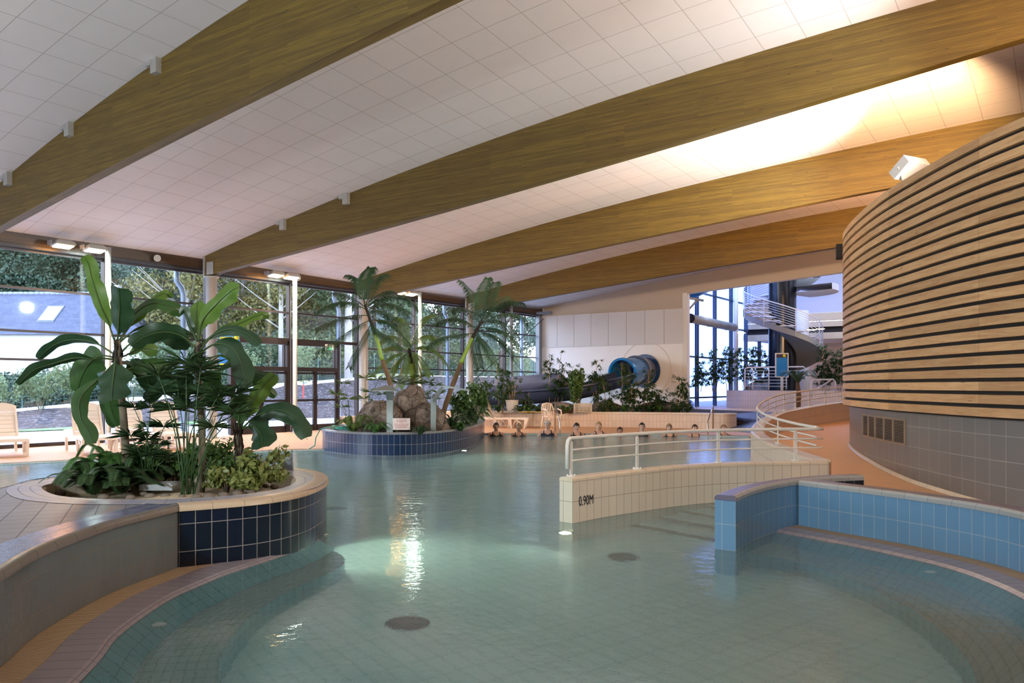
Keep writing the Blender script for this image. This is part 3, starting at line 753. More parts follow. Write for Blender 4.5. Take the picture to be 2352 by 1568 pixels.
# ------------------------------------------------------------------ blue walls, right alcove
BW = spline([(-2.47, 7.17), (-2.50, 7.75), (-2.46, 8.30), (-2.35, 8.76), (-2.14, 9.25), (-1.86, 9.62)], 6)
o = thing('alcove_parapet', 'light blue tiled wall with a mauve coping round the right hand alcove', 'wall', (-1.5, 8, -.92))
nose_ = tiles('pale_bullnose', '#a3a8a8', '#7a7f84', .24, .4, .006, .3, .04)
walls(o, BW, .19, -.92, .5, M['blue'], M['purple'], nose=nose_)
BB = spline([(-2.33, 8.74), (-1.94, 8.56), (-1.49, 8.37), (-1.04, 8.13), (-.63, 7.86), (-.28, 7.51), (.1, 6.9), (.38, 6.1), (.5, 5.1), (.4, 4.0), (.05, 3.0)], 6)
walls(o, BB, .24, -.1, .5, M['blue'], M['purple'], nose=nose_)
b = MB(); pp = offset(BW[-9:], -.006); b.sweep(pp, [(0, .1), (0, .45)], cap=False, vuse='z'); b.build('navy_return', M['navy'], o)
o2 = thing('pool_edge', 'curved overflow edge and submerged blue bench in the right alcove', 'pool edge', (-1, 7.5, -.92))
b = MB(); b.sweep(BB, [(0, .026), (-.17, .026)], cap=False); b.build('grille', M['grille'], o2)
b = MB(); b.sweep(BB, [(-.17, .027), (-.36, .02), (-.4, .0), (-.4, -.05)], cap=False); b.build('edge_tiles', M['strip'], o2)
b = MB(); b.sweep(BB, [(-.4, -.03), (-.52, -.4), (-.53, -.46)], cap=False); b.build('slope_tiles', M['bluesub'], o2)
BE2 = spline([(-2.52, 7.58), (-2.02, 7.5), (-1.49, 7.1), (-.98, 6.53), (-.62, 5.87), (-.42, 5.21), (-.38, 4.5), (-.5, 3.8), (-.75, 3.2)], 6)
S2 = offset(BB, -.5)
b = MB(); K = 6
for k in range(61):
    A = S2[int(k*(len(S2)-1)/60)]; B_ = BE2[int(k*(len(BE2)-1)/60)]
    for r in range(K): b.v.append((lerp(A[0], B_[0], r/(K-1)), lerp(A[1], B_[1], r/(K-1)), -.45))
for k in range(60):
    for r in range(K-1):
        a = k*K+r; b.face((a, a+K, a+K+1, a+1), [(k*.1, r*.11), (k*.1+.1, r*.11), (k*.1+.1, r*.11+.11), (k*.1, r*.11+.11)])
b.build('bench_seat', M['bench'], o2)
b = MB(); b.sweep(BE2, [(0, -.45), (0, -.92)], cap=False); b.build('bench_riser', M['bluesub'], o2)
b = MB(); b.sweep(BE2, [(0, -.9), (-.055, -.905)], cap=False); b.build('cove', M['poolw'], o2)
b = MB(); p = at(2181, 1312, 6.5); b.lathe((-.92, 7.42, -.16), [(.0, .03), (.02, .03), (.035, .035), (.045, .02), (.045, 0)], 16); b.build('inlet_nozzle', M['white'], o2)
# ------------------------------------------------------------------ submerged steps
o = thing('steps', 'submerged cream steps with dark nosings between the cream and blue walls', 'steps', (-3.3, 9.2, -.92))
SL = [(-4.27, 8.6, -3.0, 8.26, -.75), (-4.18, 9.04, -2.7, 8.60, -.57), (-4.07, 9.47, -2.55, 8.95, -.39), (-3.93, 9.87, -2.45, 9.3, -.21), (-3.75, 10.25, -2.4, 9.65, -.03)]
for i, (xa, ya, xb, yb, z) in enumerate(SL):
    if i+1 < len(SL): xc, yc, xd, yd, _ = SL[i+1]
    else: xc, yc, xd, yd = xa+.5, ya+1.2, xb+.4, yb+.7
    st = MB(); n0 = 0
    st.v += [(xa, ya, -.92), (xb, yb, -.92), (xb, yb, z), (xa, ya, z), (xc, yc, z), (xd, yd, z)]
    st.face((0, 1, 2, 3), [(0, -.92), (1.3, -.92), (1.3, z), (0, z)]); st.face((3, 2, 5, 4), [(0, 0), (1.3, 0), (1.3, .4), (0, .4)])
    sp = st.build('step', M['poolw'], o)
    k = .13; ns = MB()
    dx, dy = xc-xa, yc-ya; l = math.hypot(dx, dy); ux, uy = dx/l*.11, dy/l*.11
    ns.v += [(xa, ya, z+.006), (xb, yb, z+.006), (xb+ux, yb+uy, z+.006), (xa+ux, ya+uy, z+.006), (xa-ux*.06, ya-uy*.06, z-.035), (xb-ux*.06, yb-uy*.06, z-.035)]
    ns.face((0, 1, 2, 3)); ns.face((4, 5, 1, 0)); ns.build('nosing', flat('nosing_tile', '#1e1620', .4), sp)
# underwater drains
for px, py, lb in ((1432, 1278, 'round dark drain cover on the pool floor near the steps'), (937, 1430, 'round drain cover on the pool floor in the foreground'), (765, 1161, 'round drain cover in the deeper water beside the planter island')):
    D = {1432: (-3.65, 7.27), 937: (-4.07, 4.54), 765: (-8.1, 7.6)}[px]
    b = MB(); b.lathe((*D, -.92), [(0, .02), (.1, .02), (.16, .015), (.17, 0)], 24); 
    tag(b.build('drain_cover', flat('drain_grey', '#3d4346', .5, .3)), lb, 'drain', 'round drain covers on the pool floor')
# ------------------------------------------------------------------ far planter island
FPp = spline([(-14.95, 13.9), (-14.3, 13.0), (-13.41, 12.62), (-12.65, 12.5), (-11.94, 12.67), (-11.5, 13.2), (-11.5, 14.14), (-12.0, 15.6), (-13.1, 17.6), (-14.45, 19.55), (-15.2, 20.2), (-15.7, 19.6), (-15.8, 17.6), (-15.6, 15.4)], 6, closed=True)
o = thing('pool_planter', 'dark blue tiled planter island carrying palms and boulders', 'planter', (-13.5, 15.5, -.92))
b = MB(); b.sweep(FPp, [(0, -.92), (0, .46)], closed=True, vuse='z'); b.build('blue_tile_wall', M['mblue'], o)
b = MB(); b.sweep(FPp, [(-.02, .45), (-.02, .48), (0, .5), (.22, .5), (.24, .48), (.24, .4)], closed=True); b.build('rim', tiles('grey_rim', '#8f9093', '#7a7a7a', .3, .3, .005, .2, .05), o)
b = MB(); b.poly([offset(FPp+FPp[:1], .2)[:-1]], .43); b.build('soil_bed', M['soil'], o)
# ------------------------------------------------------------------ long planter bed in front of the slide
FB = spline([(-20.0, 22.9), (-17.59, 23.73), (-14.84, 25.02), (-12.06, 26.36), (-10.66, 26.76), (-9.85, 26.75), (-9.43, 26.4), (-9.3, 26.2)], 6)
FB = spline([(-20.1, 22.4), (-17.59, 23.73), (-14.84, 25.02), (-12.06, 26.1), (-10.66, 26.45), (-9.9, 26.45), (-9.43, 26.6), (-9.3, 27.1)], 6)
o = thing('planter_bed', 'long cream tiled planting bed behind the row of bathers', 'planter', (-14, 26, 0))
b = MB(); b.sweep(FB, [(0, .02), (0, .52)], cap=False, vuse='z'); b.build('tiled_front', M['creamf'], o)
b = MB(); b.sweep(FB, [(-.015, .5), (-.01, .55), (.0, .56), (.3, .56)], cap=False); b.build('coping', M['creamc'], o)
b = MB(); b.poly([FB+[(-9.3, 29.5), (-13, 31.9), (-20.3, 31.9)]], .54); b.build('soil_bed', M['soil'], o)
# blue landing beyond the bed
b = MB(); q = [(-9.35, 26.0, .03), (-5.9, 23.2, .03), (-5.6, 26, .3), (-6, 31.9, .45), (-13, 31.9, .45), (-9.3, 28.3, .2)]
b.v += q; b.face((0, 1, 2, 5)); b.face((5, 2, 3, 4)); tag(b.build('slide_landing', M['bluef']), 'dark blue sloping floor to the right of the planting bed', 'floor')
b = MB(); b.sweep([(-13.4, 37.6), (-12.6, 37.2), (-9.5, 36.6), (-7.9, 36.2), (-7.4, 36.6), (-7.3, 38.5)], [(0, .3), (0, 1.27), (.35, 1.27), (.35, 1.1)], cap=False)
b.poly([[(-13.4, 37.6), (-12.6, 37.2), (-9.5, 36.6), (-7.9, 36.2), (-7.4, 36.6), (-7.3, 38.5), (-6, 43), (-14.5, 43)]], 1.16, m=1)
o = tag(b.build('planter_bed', [M['creamf'], M['soil']]), 'cream tiled planting bed beyond the wall opening, below the spiral stair', 'planter')
b = MB(); b.box((-8, 44, .2), (24, 24, .5)); tag(b.build('floor_back_hall', M['deck']), kind='structure')
# ------------------------------------------------------------------ outside
def terr(x, y):
    d = -20.6-x
    s = max(.2, min(2.2, .46+(y-17)*.076))
    if d < 8: h = 0
    elif d < 16: h = s*((d-8)/8)
    elif d < 18: h = s
    else:
        k = max(0., min(1., (38-y)/8)); k = k*k*(3-2*k); hd = 24+24*k
        h = s+.2*min(1, (d-18)/6)+(min(1, (d-hd)/26)**.9*11 if d > hd else 0)
    return h-.04
def grid(name, x0, x1, y0, y1, nx, ny, mat, dz=0, jit=0, label=None, cat=None, kind=None):
    b = MB()
    for i in range(nx+1):
        for j in range(ny+1):
            x = lerp(x0, x1, i/nx); y = lerp(y0, y1, j/ny)
            b.v.append((x, y, terr(x, y)+dz+(R.uniform(-jit, jit) if jit else 0)))
    for i in range(nx):
        for j in range(ny):
            a = i*(ny+1)+j; b.face((a, a+1, a+ny+2, a+ny+1), None, 0, True)
    o = b.build(name, mat)
    return tag(o, label, cat, kind=kind)
pav = flat('paving', '#c9c9cf', .7, 0, .06, 1.5)
t = NT('bark_mulch'); v = t.coord('Position'); vo = t.add('TexVoronoi'); t.link(t.coord('Position', scale=(9, 9, 9)), vo.inputs['Vector']); vo.inputs['Scale'].default_value = 1
n = t.noise(v, 9, 4, .7); c = t.mix(n, srgb('#241d1b'), srgb('#4e4340')); c = t.mix(t.math('MULTIPLY', t.math('GREATER_THAN', t.add('SeparateColor', i_0=vo.outputs['Color']).outputs[1], .8), .6), c, srgb('#7d726f'))
t.bsdf(i_Base_Color=c, i_Roughness=.95); t.bump(n, .8, .05); mulch = t.mat
grass = flat('grass', '#6f8f52', .95, 0, .25, 5)
hill = flat('hillside_undergrowth', '#303c2c', .95, 0, .5, 2.5, bump=.8)
grid('terrace_outside', -20.62, -28.6, -30, 75, 8, 30, pav, label='pale paved strip outside the glazing', kind='structure')
grid('mulch_slope', -28.6, -36.6, -30, 72, 30, 140, mulch, jit=.05, label='bark mulch bank rising outside the windows', kind='structure')
grid('path_outside', -36.6, -38.8, -30, 72, 4, 30, pav, dz=.02, label='grey path along the top of the bank', kind='structure')
grid('hillside', -38.8, -105, -60, 74, 40, 60, hill, jit=.2, label='wooded hillside', kind='structure')
grid('grass_strip', -28.4, -29.3, -30, 20, 2, 40, grass, dz=.03, label='thin strip of lawn at the foot of the bank', kind='structure')
# leaf cards
def cards(centers, radii, n, size, rnd, shell=.55, flatn=0):
    """n leaf quads spread through ellipsoids"""
    cs = np.array(centers); rs = np.array(radii); k = rnd.integers(0, len(cs), n)
    u = rnd.normal(size=(n, 3)); u /= np.linalg.norm(u, axis=1)[:, None]
    rr = (shell+(1-shell)*rnd.random(n)**.7)[:, None]
    p = cs[k]+u*rs[k]*rr
    nn = u+rnd.normal(size=(n, 3))*.7; nn /= np.linalg.norm(nn, axis=1)[:, None]
    a = np.cross(nn, rnd.normal(size=(n, 3))); a /= np.linalg.norm(a, axis=1)[:, None]; b = np.cross(nn, a)
    s = size*(.6+.8*rnd.random(n))[:, None]; w = s*.55
    V = np.stack([p-a*s, p-b*w, p+a*s, p+b*w], 1).reshape(-1, 3)
    return V
def cardmesh(name, V, mat, parent=None, origin=(0, 0, 0)):
    n = len(V)//4; me = bpy.data.meshes.new(name); V = V-np.array(origin)
    me.vertices.add(4*n); me.vertices.foreach_set('co', V.ravel()); me.loops.add(4*n); me.loops.foreach_set('vertex_index', np.arange(4*n))
    me.polygons.add(n); me.polygons.foreach_set('loop_start', np.arange(n)*4)
    me.materials.append(mat); me.update(calc_edges=True); me.validate()
    o = bpy.data.objects.new(name, me); C.objects.link(o)
    if parent is not None: o.parent = parent; o.location = Vector(origin)-wloc(parent)
    else: o.location = origin
    return o
rng = np.random.default_rng(3)
L_ever = leafmat('evergreen_leaves', '#26372a', '#506a50', .6, .2)
L_aut = leafmat('autumn_leaves', '#56623a', '#988e52', .6, .3)
L_mid = leafmat('mid_leaves', '#3c5138', '#70855c', .6, .3)
L_gry = leafmat('grey_green_leaves', '#485c50', '#7a8e7c', .6, .3)
L_bam = leafmat('pale_bamboo_leaves', '#65794d', '#93a072', .6, .3)
bark = flat('bark', '#6a5d50', .9, 0, .3, 8, bump=.5); barkg = flat('grey_bark', '#a8a59f', .9, 0, .25, 6)
def tree(px, t, h, r, mat, n, size, label, trunk=.18, tr=bark, low=.25, bare=0, group=None, name='tree', cat='tree', zbase=None, tall=1.0):
    x, y = P(px, t); z = terr(x, y) if zbase is None else zbase
    o = thing(name, label, cat, (x, y, z), group)
    b = MB(); lean = R.uniform(-.3, .3)
    b.tube([(x, y, z-.2), (x+lean*.2, y, z+h*.3), (x+lean*.6, y+lean*.3, z+h*.6), (x+lean, y, z+h*.85)], [trunk, trunk*.85, trunk*.6, trunk*.2], 8)
    for k in range(8+bare):
        a = R.uniform(0, 2*PI); z0 = z+h*R.uniform(.25, .7); l = r*R.uniform(.6, 1.05); 
        b.tube([(x+lean*.4, y, z0), (x+math.cos(a)*l*.5, y+math.sin(a)*l*.5, z0+l*.35), (x+math.cos(a)*l, y+math.sin(a)*l, z0+l*.75)], [trunk*.3, trunk*.18, trunk*.05], 5)
    b.build('trunk', tr, o)
    cs, rs = [], []
    for k in range(16):
        a = R.uniform(0, 2*PI); q = R.random()**.6*r*.75; zz = z+h*(low+R.random()*(.95-low)); f = 1-.35*abs((zz-z)/h-.6)
        cs.append((x+math.cos(a)*q*f, y+math.sin(a)*q*f, zz)); rs.append((r*.42, r*.42, h*.13*tall))
    cardmesh('foliage', cards(cs, rs, int(n*2.2), size*.62, rng, .25), mat, o, (x, y, z))
    return o
def hedge(pts, w, h, mat, n, size, name, label, cat, group=None):
    cs, rs = [], []
    path = spline(pts, 8)
    for x, y in path: 
        z = terr(x, y); cs += [(x, y, z+h*.3), (x, y, z+h*.7)]; rs += [(w, w, h*.42)]*2
    x, y = path[len(path)//2]; o = thing(name, label, cat, (x, y, terr(x, y)), group)
    cardmesh('foliage', cards(cs, rs, n, size, rng, .5), mat, o, (x, y, terr(x, y)))
    b = MB()
    for x, y in path[::3]: b.tube([(x, y, terr(x, y)-.1), (x+.1, y, terr(x, y)+h*.7)], [.04, .015], 5)
    b.build('stems', bark, o); return o
tree(-160, 60, 15, 5.2, L_ever, 9000, .22, 'dense dark evergreen far left, its top against the sky')
tree(20, 64, 12.5, 5, L_ever, 9000, .22, 'broad dark evergreen behind the slate roof, left of the skylight')
tree(120, 62, 14.5, 5, L_ever, 9000, .22, 'tall dark evergreen rising behind the ridge above the skylight')
tree(245, 63, 15, 5.2, L_ever, 9000, .22, 'dark evergreen behind the right end of the slate roof')
tree(360, 58, 14, 4.5, L_gry, 7000, .2, 'grey green tree between the house and the autumn trees', bare=8, tr=barkg)
tree(430, 52, 13, 4.2, L_aut, 6500, .19, 'yellowing tree seen above the smaller banana plant', bare=16, tr=barkg)
tree(560, 54, 14, 4.4, L_aut, 7500, .19, 'yellow green autumn tree left of the pale slender trunk', bare=16, tr=barkg)
tree(645, 50, 13, 3.2, L_aut, 5000, .18, 'autumn tree with a pale slender trunk above the doors', trunk=.17, tr=barkg, low=.45, bare=8)
tree(735, 56, 14, 4.4, L_aut, 7500, .19, 'autumn tree above the right hand door', bare=10)
tree(480, 66, 15, 5, L_ever, 6000, .22, 'dark tree deep behind the autumn foliage')
tree(650, 68, 16, 5, L_ever, 6000, .22, 'dark tree far behind the pale trunk')
tree(800, 52, 12, 3.6, L_mid, 6500, .18, 'green tree with a stout trunk right of the doors', trunk=.28, tr=barkg, low=.4)
tree(860, 64, 15, 5, L_ever, 7000, .22, 'dark tree behind the left palm')
tree(920, 58, 13, 4.4, L_mid, 7500, .19, 'mid green tree between the two tall palms')
tree(1010, 62, 14, 4.6, L_mid, 7500, .2, 'mid green tree left of the leaning right palm')
tree(1075, 66, 15, 5, L_gry, 7000, .21, 'grey green tree behind the right palm')
tree(1150, 62, 11, 4.2, L_gry, 6000, .19, 'grey green tree outside the last window bay', bare=4)
tree(1235, 72, 15, 5, L_ever, 6000, .22, 'dark tree in the far corner of the view')
tree(-320, 60, 15, 6, L_ever, 7000, .24, 'dark evergreen beyond the left edge')
def at_d(px, d):
    r_ = ray(px, HY_); t = (-20.6-d)/r_.x; return (r_.x*t, r_.y*t)
hedge([at_d(-160, 19.5), at_d(0, 19.5), at_d(120, 19.5), at_d(260, 19.8)], .8, 1.45, L_ever, 9000, .1, 'hedge', 'clipped dark hedge in front of the white house', 'hedge')
hedge([at_d(330, 20), at_d(450, 20), at_d(560, 20.5), at_d(650, 20.5)], .9, 2.6, L_mid, 8000, .11, 'hedge', 'green hedge at the top of the bank behind the doors', 'hedge')
hedge([at_d(660, 21), at_d(760, 21), at_d(860, 21), at_d(960, 21)], 1.1, 3.2, L_bam, 9000, .12, 'bamboo_thicket', 'pale bamboo thicket seen between the doors and the left palm', 'bamboo')
hedge([at_d(960, 22), at_d(1040, 22), at_d(1120, 22), at_d(1200, 22)], 1.1, 2.8, L_bam, 8000, .13, 'bamboo_thicket', 'pale bamboo thicket seen right of the leaning palm', 'bamboo')
for i, (px, d, h, lb) in enumerate(((20, 16.2, 2.0, 'thin bamboo clump by the far left window edge'), (95, 16, 1.8, 'wispy bamboo clump in front of the hedge, left of the tall column'), (170, 15.8, 2.3, 'broader bamboo clump just left of the first slim column'),
        (300, 15.5, 2.8, 'bamboo clump seen between the banana leaves'), (560, 16, 2.3, 'bamboo clump behind the left door'), (700, 16.4, 2.8, 'bamboo clump behind the gap between the doors'), (960, 17, 3, 'bamboo clump outside beside the second slim post'))):
    x, y = at_d(px, d); z = terr(x, y); o = thing('bamboo', lb, 'bamboo', (x, y, z), 'bamboo clumps planted on the bank')
    b = MB(); cs = []
    for k in range(9):
        a = R.uniform(0, 2*PI); q = R.uniform(.3, 1.0); hh = h*R.uniform(.7, 1)
        b.tube([(x+.1*math.cos(a), y+.1*math.sin(a), z), (x+q*.4*math.cos(a), y+q*.4*math.sin(a), z+hh*.6), (x+q*math.cos(a), y+q*math.sin(a), z+hh)], [.012, .01, .004], 4)
        for m in range(4): f = .45+.15*m; cs.append((x+q*f*math.cos(a), y+q*f*math.sin(a), z+hh*f))
    b.build('canes', L_bam, o); cardmesh('foliage', cards(cs, [(.3, .3, .3)]*len(cs), 700, .07, rng, .1), L_bam, o, (x, y, z))
# mesh fence
o = thing('fence', 'green mesh fence with posts along the path at the top of the bank', 'fence', (-38.9, 30, terr(-38.9, 30)))
fm = flat('fence_green', '#4d6b66', .5, .3); b = MB()
for k in range(32):
    y = -10+k*2.5; x = -38.9 if y > 25 else -38.9; z = terr(x, y)
    p = MB(); p.box((x, y, z+.7), (.06, .06, 1.5)); p.build('post', fm, o)
for k in range(0, 31):
    y = -10+k*2.5; z0 = terr(-38.9, y); z1 = terr(-38.9, y+2.5)
    for q in range(8): b.tube([(-38.9, y, z0+.1+q*.17), (-38.9, y+2.5, z1+.1+q*.17)], .006, 3, cap=False)
    for q in range(12): b.tube([(-38.9, y+q*.208, lerp(z0, z1, q/12)+.1), (-38.9, y+q*.208, lerp(z0, z1, q/12)+1.3)], .005, 3, cap=False)
b.build('mesh', fm, o)
# red marker stake
b = MB(); p = at_d(697, 13); b.box((p[0], p[1], terr(*p)+.35), (.05, .05, .8)); tag(b.build('stake', flat('red_paint', '#d8453f', .6)), 'small red marker stake in the mulch behind the right door', 'stake')
# house
hx, hy = P(80, 50); ex = Vector((c_, s_, 0)); ey = Vector((-s_, c_, 0)); ho = Vector((hx, hy, .5))
o = thing('house', 'white rendered house with a slate roof and a skylight', 'house', tuple(ho))
def H3(a, d, z): p = ho+ex*a+ey*d; return (p.x, p.y, z)
render_ = flat('white_render', '#dcdfe6', .9, 0, .04, 1)
b = MB()
A0, A1, D1, ZE, ZR2 = -9, 6.6, 6, 4.75, 7.5
q = [H3(A0, 0, 0), H3(A1, 0, 0), H3(A1, D1, 0), H3(A0, D1, 0), H3(A0, 0, ZE), H3(A1, 0, ZE), H3(A1, D1, ZE), H3(A0, D1, ZE)]
b.add(q, [(0, 1, 5, 4), (1, 2, 6, 5), (2, 3, 7, 6), (3, 0, 4, 7)]); b.build('walls', render_, o)
sl_ = tiles('slate', '#5d6273', '#3f4350', .32, .2, .014, .85, .12, spec=.2, bump=.8, off=.5)
b = MB(); rl = math.hypot(3, ZR2-ZE)
b.v += [H3(A0-.3, -.35, ZE-.1), H3(A1+.3, -.35, ZE-.1), H3(A1-3.8, 3, ZR2), H3(A0, 3, ZR2), H3(A0-.3, D1+.35, ZE-.1), H3(A1+.3, D1+.35, ZE-.1)]
b.face((0, 1, 2, 3), [(0, 0), (A1-A0+.6, 0), (A1-A0-3.8, rl), (0, rl)]); b.face((5, 4, 3, 2), [(0, 0), (15, 0), (15, rl), (0, rl)]); b.face((1, 5, 2), [(0, 0), (6, 0), (3, rl)]); b.face((4, 0, 3), [(0, 0), (6, 0), (3, rl)])
b.build('roof', sl_, o)
b = MB()
for k in range(40): 
    a = A0+k*.345
    if a < A1-4: b.tube([H3(a, 3, ZR2+.03), H3(a+.33, 3, ZR2+.03)], [.13, .11], 8)
b.build('ridge_tiles', flat('ridge_clay', '#8189a6', .7), o)
def slope(a, k, dz): return H3(a, -.35+3.35*k, lerp(ZE-.1, ZR2, k)+dz)
b = MB(); sa = (97-80)*50/F_
pts = []
b.add([slope(sa-.75, .28, .06), slope(sa+.35, .28, .06), slope(sa+.35, .68, .06), slope(sa-.75, .68, .06), slope(sa-.75, .28, -.1), slope(sa+.35, .28, -.1), slope(sa+.35, .68, -.1), slope(sa-.75, .68, -.1)], [(0, 1, 2, 3), (4, 5, 1, 0), (5, 6, 2, 1), (7, 4, 0, 3)])
sk = b.build('skylight', flat('skylight_frame', '#5b616d', .5, .3), o)
b = MB(); b.add([slope(sa-.67, .31, .075), slope(sa+.27, .31, .075), slope(sa+.27, .65, .075), slope(sa-.67, .65, .075)], [(0, 1, 2, 3)]); b.build('pane', flat('skylight_pane', '#dfe4f4', .05, 0, .02), sk)
b = MB(); b.box(H3(-.4, -.02, 2.3), (.75, .06, .6), math.atan2(s_, c_)); b.build('small_window', flat('small_window', '#b9b4ad', .3), o)
b = MB(); b.box(H3(3.45, 3.4, 7.6), (.4, .4, 1.0), math.atan2(s_, c_)); b.build('chimney', render_, o)
# downpipes outside the glazing
for k, (y, sw) in enumerate(((13.75, 1), (19.75, 1), (25.75, 1), (31.2, 0))):
    b = MB(); x = -20.9
    b.tube([(x, y-.22, 4.85), (x, y-.22, 4.5), (x, y-.16, 4.4), (x, y-.06, 4.3), (x, y, 4.1), (x, y, 0)] if sw else [(x, y, 4.8), (x, y, 0)], .075, 12)
    tag(b.build('downpipe', flat('zinc', '#8593a8', .4, .4)), ['grey downpipe outside beside the first thick column', 'grey downpipe outside behind the left palm', 'grey downpipe outside behind the leaning right palm', 'grey downpipe in the far corner of the glazing'][k], 'downpipe', 'outdoor downpipes')
# ------------------------------------------------------------------ indoor plants
ban_d = leafmat('banana_leaf_dark', '#16301c', '#2c4a2b', .36, .2); ban_l = leafmat('banana_leaf_light', '#3f6222', '#688833', .38, .4); ban_m = leafmat('banana_leaf_mid', '#24441f', '#41632e', .35, .35)
rib = flat('midrib', '#34491f', .5); trunkm = flat('banana_trunk', '#6a604e', .85, 0, .3, 10, bump=.6); fibre = flat('dark_fibre', '#2e241d', .95, 0, .3, 20, bump=.6)
view = Vector((-s_, c_, 0))
def leaf3(pts, w, mat, parent, name='leaf', face=1.0, stalk=.2, wav=.11, tipw=.25, seg=14, nz=0):
    """pts: 3d control points base->tip, w: full width (m). Blade seen broad from the pool; folded along its midrib"""
    path = [Vector(p) for p in spline([tuple(p) for p in pts], 6)]
    N = len(path); L = [0]
    for i in range(1, N): L.append(L[-1]+(path[i]-path[i-1]).length)
    T = L[-1]; b = MB(); ph = R.uniform(0, 6)
    rows = []
    for i, p in enumerate(path):
        s = L[i]/T
        if s < stalk: wd = 0
        else:
            k = (s-stalk)/(1-stalk); wd = w/2*min(1, (k*5)**.6)*(1 if k < .75 else math.sqrt(max(0, 1-((k-.75)/.25)**2))*(1-tipw*0)+0)
            wd *= 1+.13*math.sin(k*13+ph)+.05*math.sin(k*29+ph*2)
        d = (path[min(i+1, N-1)]-path[max(i-1, 0)]).normalized()
        side = d.cross(view)
        if side.length < .2: side = d.cross(Vector((0, 0, 1)))
        side.normalize(); nrm = side.cross(d).normalized()
        q = side*math.cos(face)+nrm*math.sin(face); n2 = q.cross(d).normalized()
        rows.append((p, q, n2, wd, s))
    M_ = 3
    for p, q, n2, wd, s in rows:
        for k in range(-M_, M_+1):
            f = k/M_; up = -.22*wd*abs(f)**1.3 + wav*wd*math.sin(s*17+ph+f*2)
            b.v.append(tuple(p+q*(f*wd)+n2*(abs(f)*wd*.28+wav*wd*math.sin(s*19+ph+(2 if f > 0 else 0))*abs(f))))
    K = 2*M_+1
    for i in range(N-1):
        if rows[i+1][3] == 0: continue
        for k in range(K-1):
            a = i*K+k; b.face((a, a+1, a+K+1, a+K), None, 0, True)
    b.tube([tuple(r[0]-r[2]*.004) for r in rows], [max(.0022, .011*(1-r[4]*.85)) for r in rows], 6, m=1)
    return b.build(name, [mat, rib], parent)
def pleaf(pp, t, w, mat, parent, dt=0, face=.25, **kw):
    n = len(pp); pts = [at(x, y, t+dt*(i/(n-1))) for i, (x, y) in enumerate(pp)]
    return leaf3(pts, w*t/F_, mat, parent, face=face, **kw)
def banana(label, t, trunk, crown, leaves, r=.038):
    b0 = at(*trunk[0], t); o = thing('banana_plant', label, 'plant', (b0.x, b0.y, .41))
    b = MB(); pts = [at(x, y, t) for x, y in trunk]; pts[0].z = .36
    m = len(pts); path = spline([tuple(p) for p in pts], 5)
    b.tube(path, [r*(1.15-.35*i/len(path)) for i in range(len(path))], 12); b.build('trunk', trunkm, o)
    b = MB(); p = at(*crown, t)
    for k in range(14):
        a = R.uniform(0, 2*PI); z = R.uniform(-.28, .02)
        b.tube([(p.x+math.cos(a)*r*.8, p.y+math.sin(a)*r*.8, p.z+z), (p.x+math.cos(a)*r*1.25, p.y+math.sin(a)*r*1.25, p.z+z+.05), (p.x+math.cos(a)*r*1.0, p.y+math.sin(a)*r*1.0, p.z+z+.12)], [.014, .01, .003], 5)
    b.tube([(p.x, p.y, p.z-.3), (p.x, p.y, p.z+.02), (p.x, p.y, p.z+.1)], [r*.95, r*.9, r*.35], 10); b.build('fibrous_crown', fibre, o)
    for l in leaves:
        pp, w, m = l[:3]; dt = l[3] if len(l) > 3 else 0; fc = l[4] if len(l) > 4 else .25
        pleaf(pp, t, w, m, o, dt=dt, face=fc)
    return o
D, Lg, Mg = ban_d, ban_l, ban_m
banana('tall banana plant with a stout trunk on the left side of the sand bed', 8.5, [(291, 1112), (289, 1040), (283, 950), (274, 850), (270, 780)], (270, 800), [
    ([(266, 790), (249, 740), (234, 708), (215, 654), (204, 608), (190, 587)], 40, Lg, -.25, .2),
    ([(270, 790), (273, 745), (275, 700), (273, 656)], 56, D, -.35, .1),
    ([(278, 785), (300, 730), (345, 697), (395, 705), (422, 724)], 34, Mg, .35, .5),
    ([(276, 780), (310, 735), (350, 690), (380, 674), (396, 686)], 24, Lg, .6, .3),
    ([(274, 788), (320, 752), (370, 745), (430, 765), (457, 777)], 24, D, .3, .8),
    ([(266, 815), (230, 792), (204, 782), (173, 779), (142, 784), (112, 800), (84, 827)], 26, D, .25, .7),
    ([(262, 825), (235, 822), (211, 824), (173, 821), (116, 836), (77, 850), (36, 886)], 24, D, -.4, .8),
    ([(262, 820), (230, 817), (205, 835), (186, 868), (177, 906)], 62, Mg, .3, .1),
    ([(262, 835), (228, 868), (187, 910), (184, 955), (203, 990), (216, 1021)], 32, Mg, -.5, .35),
    ([(266, 815), (263, 850), (259, 885), (257, 923)], 68, D, -.35, .12),
    ([(270, 835), (252, 890), (254, 935), (272, 984)], 46, Mg, .2, .2),
    ([(274, 815), (305, 785), (345, 766), (395, 772), (440, 800)], 44, D, .35, .4),
    ([(274, 820), (298, 812), (325, 800), (368, 806)], 34, Lg, .7, .3),
    ([(272, 860), (300, 846), (345, 838), (396, 852)], 42, Mg, .5, .4),
    ([(270, 835), (300, 838), (330, 860), (352, 905)], 40, D, .5, .3)])
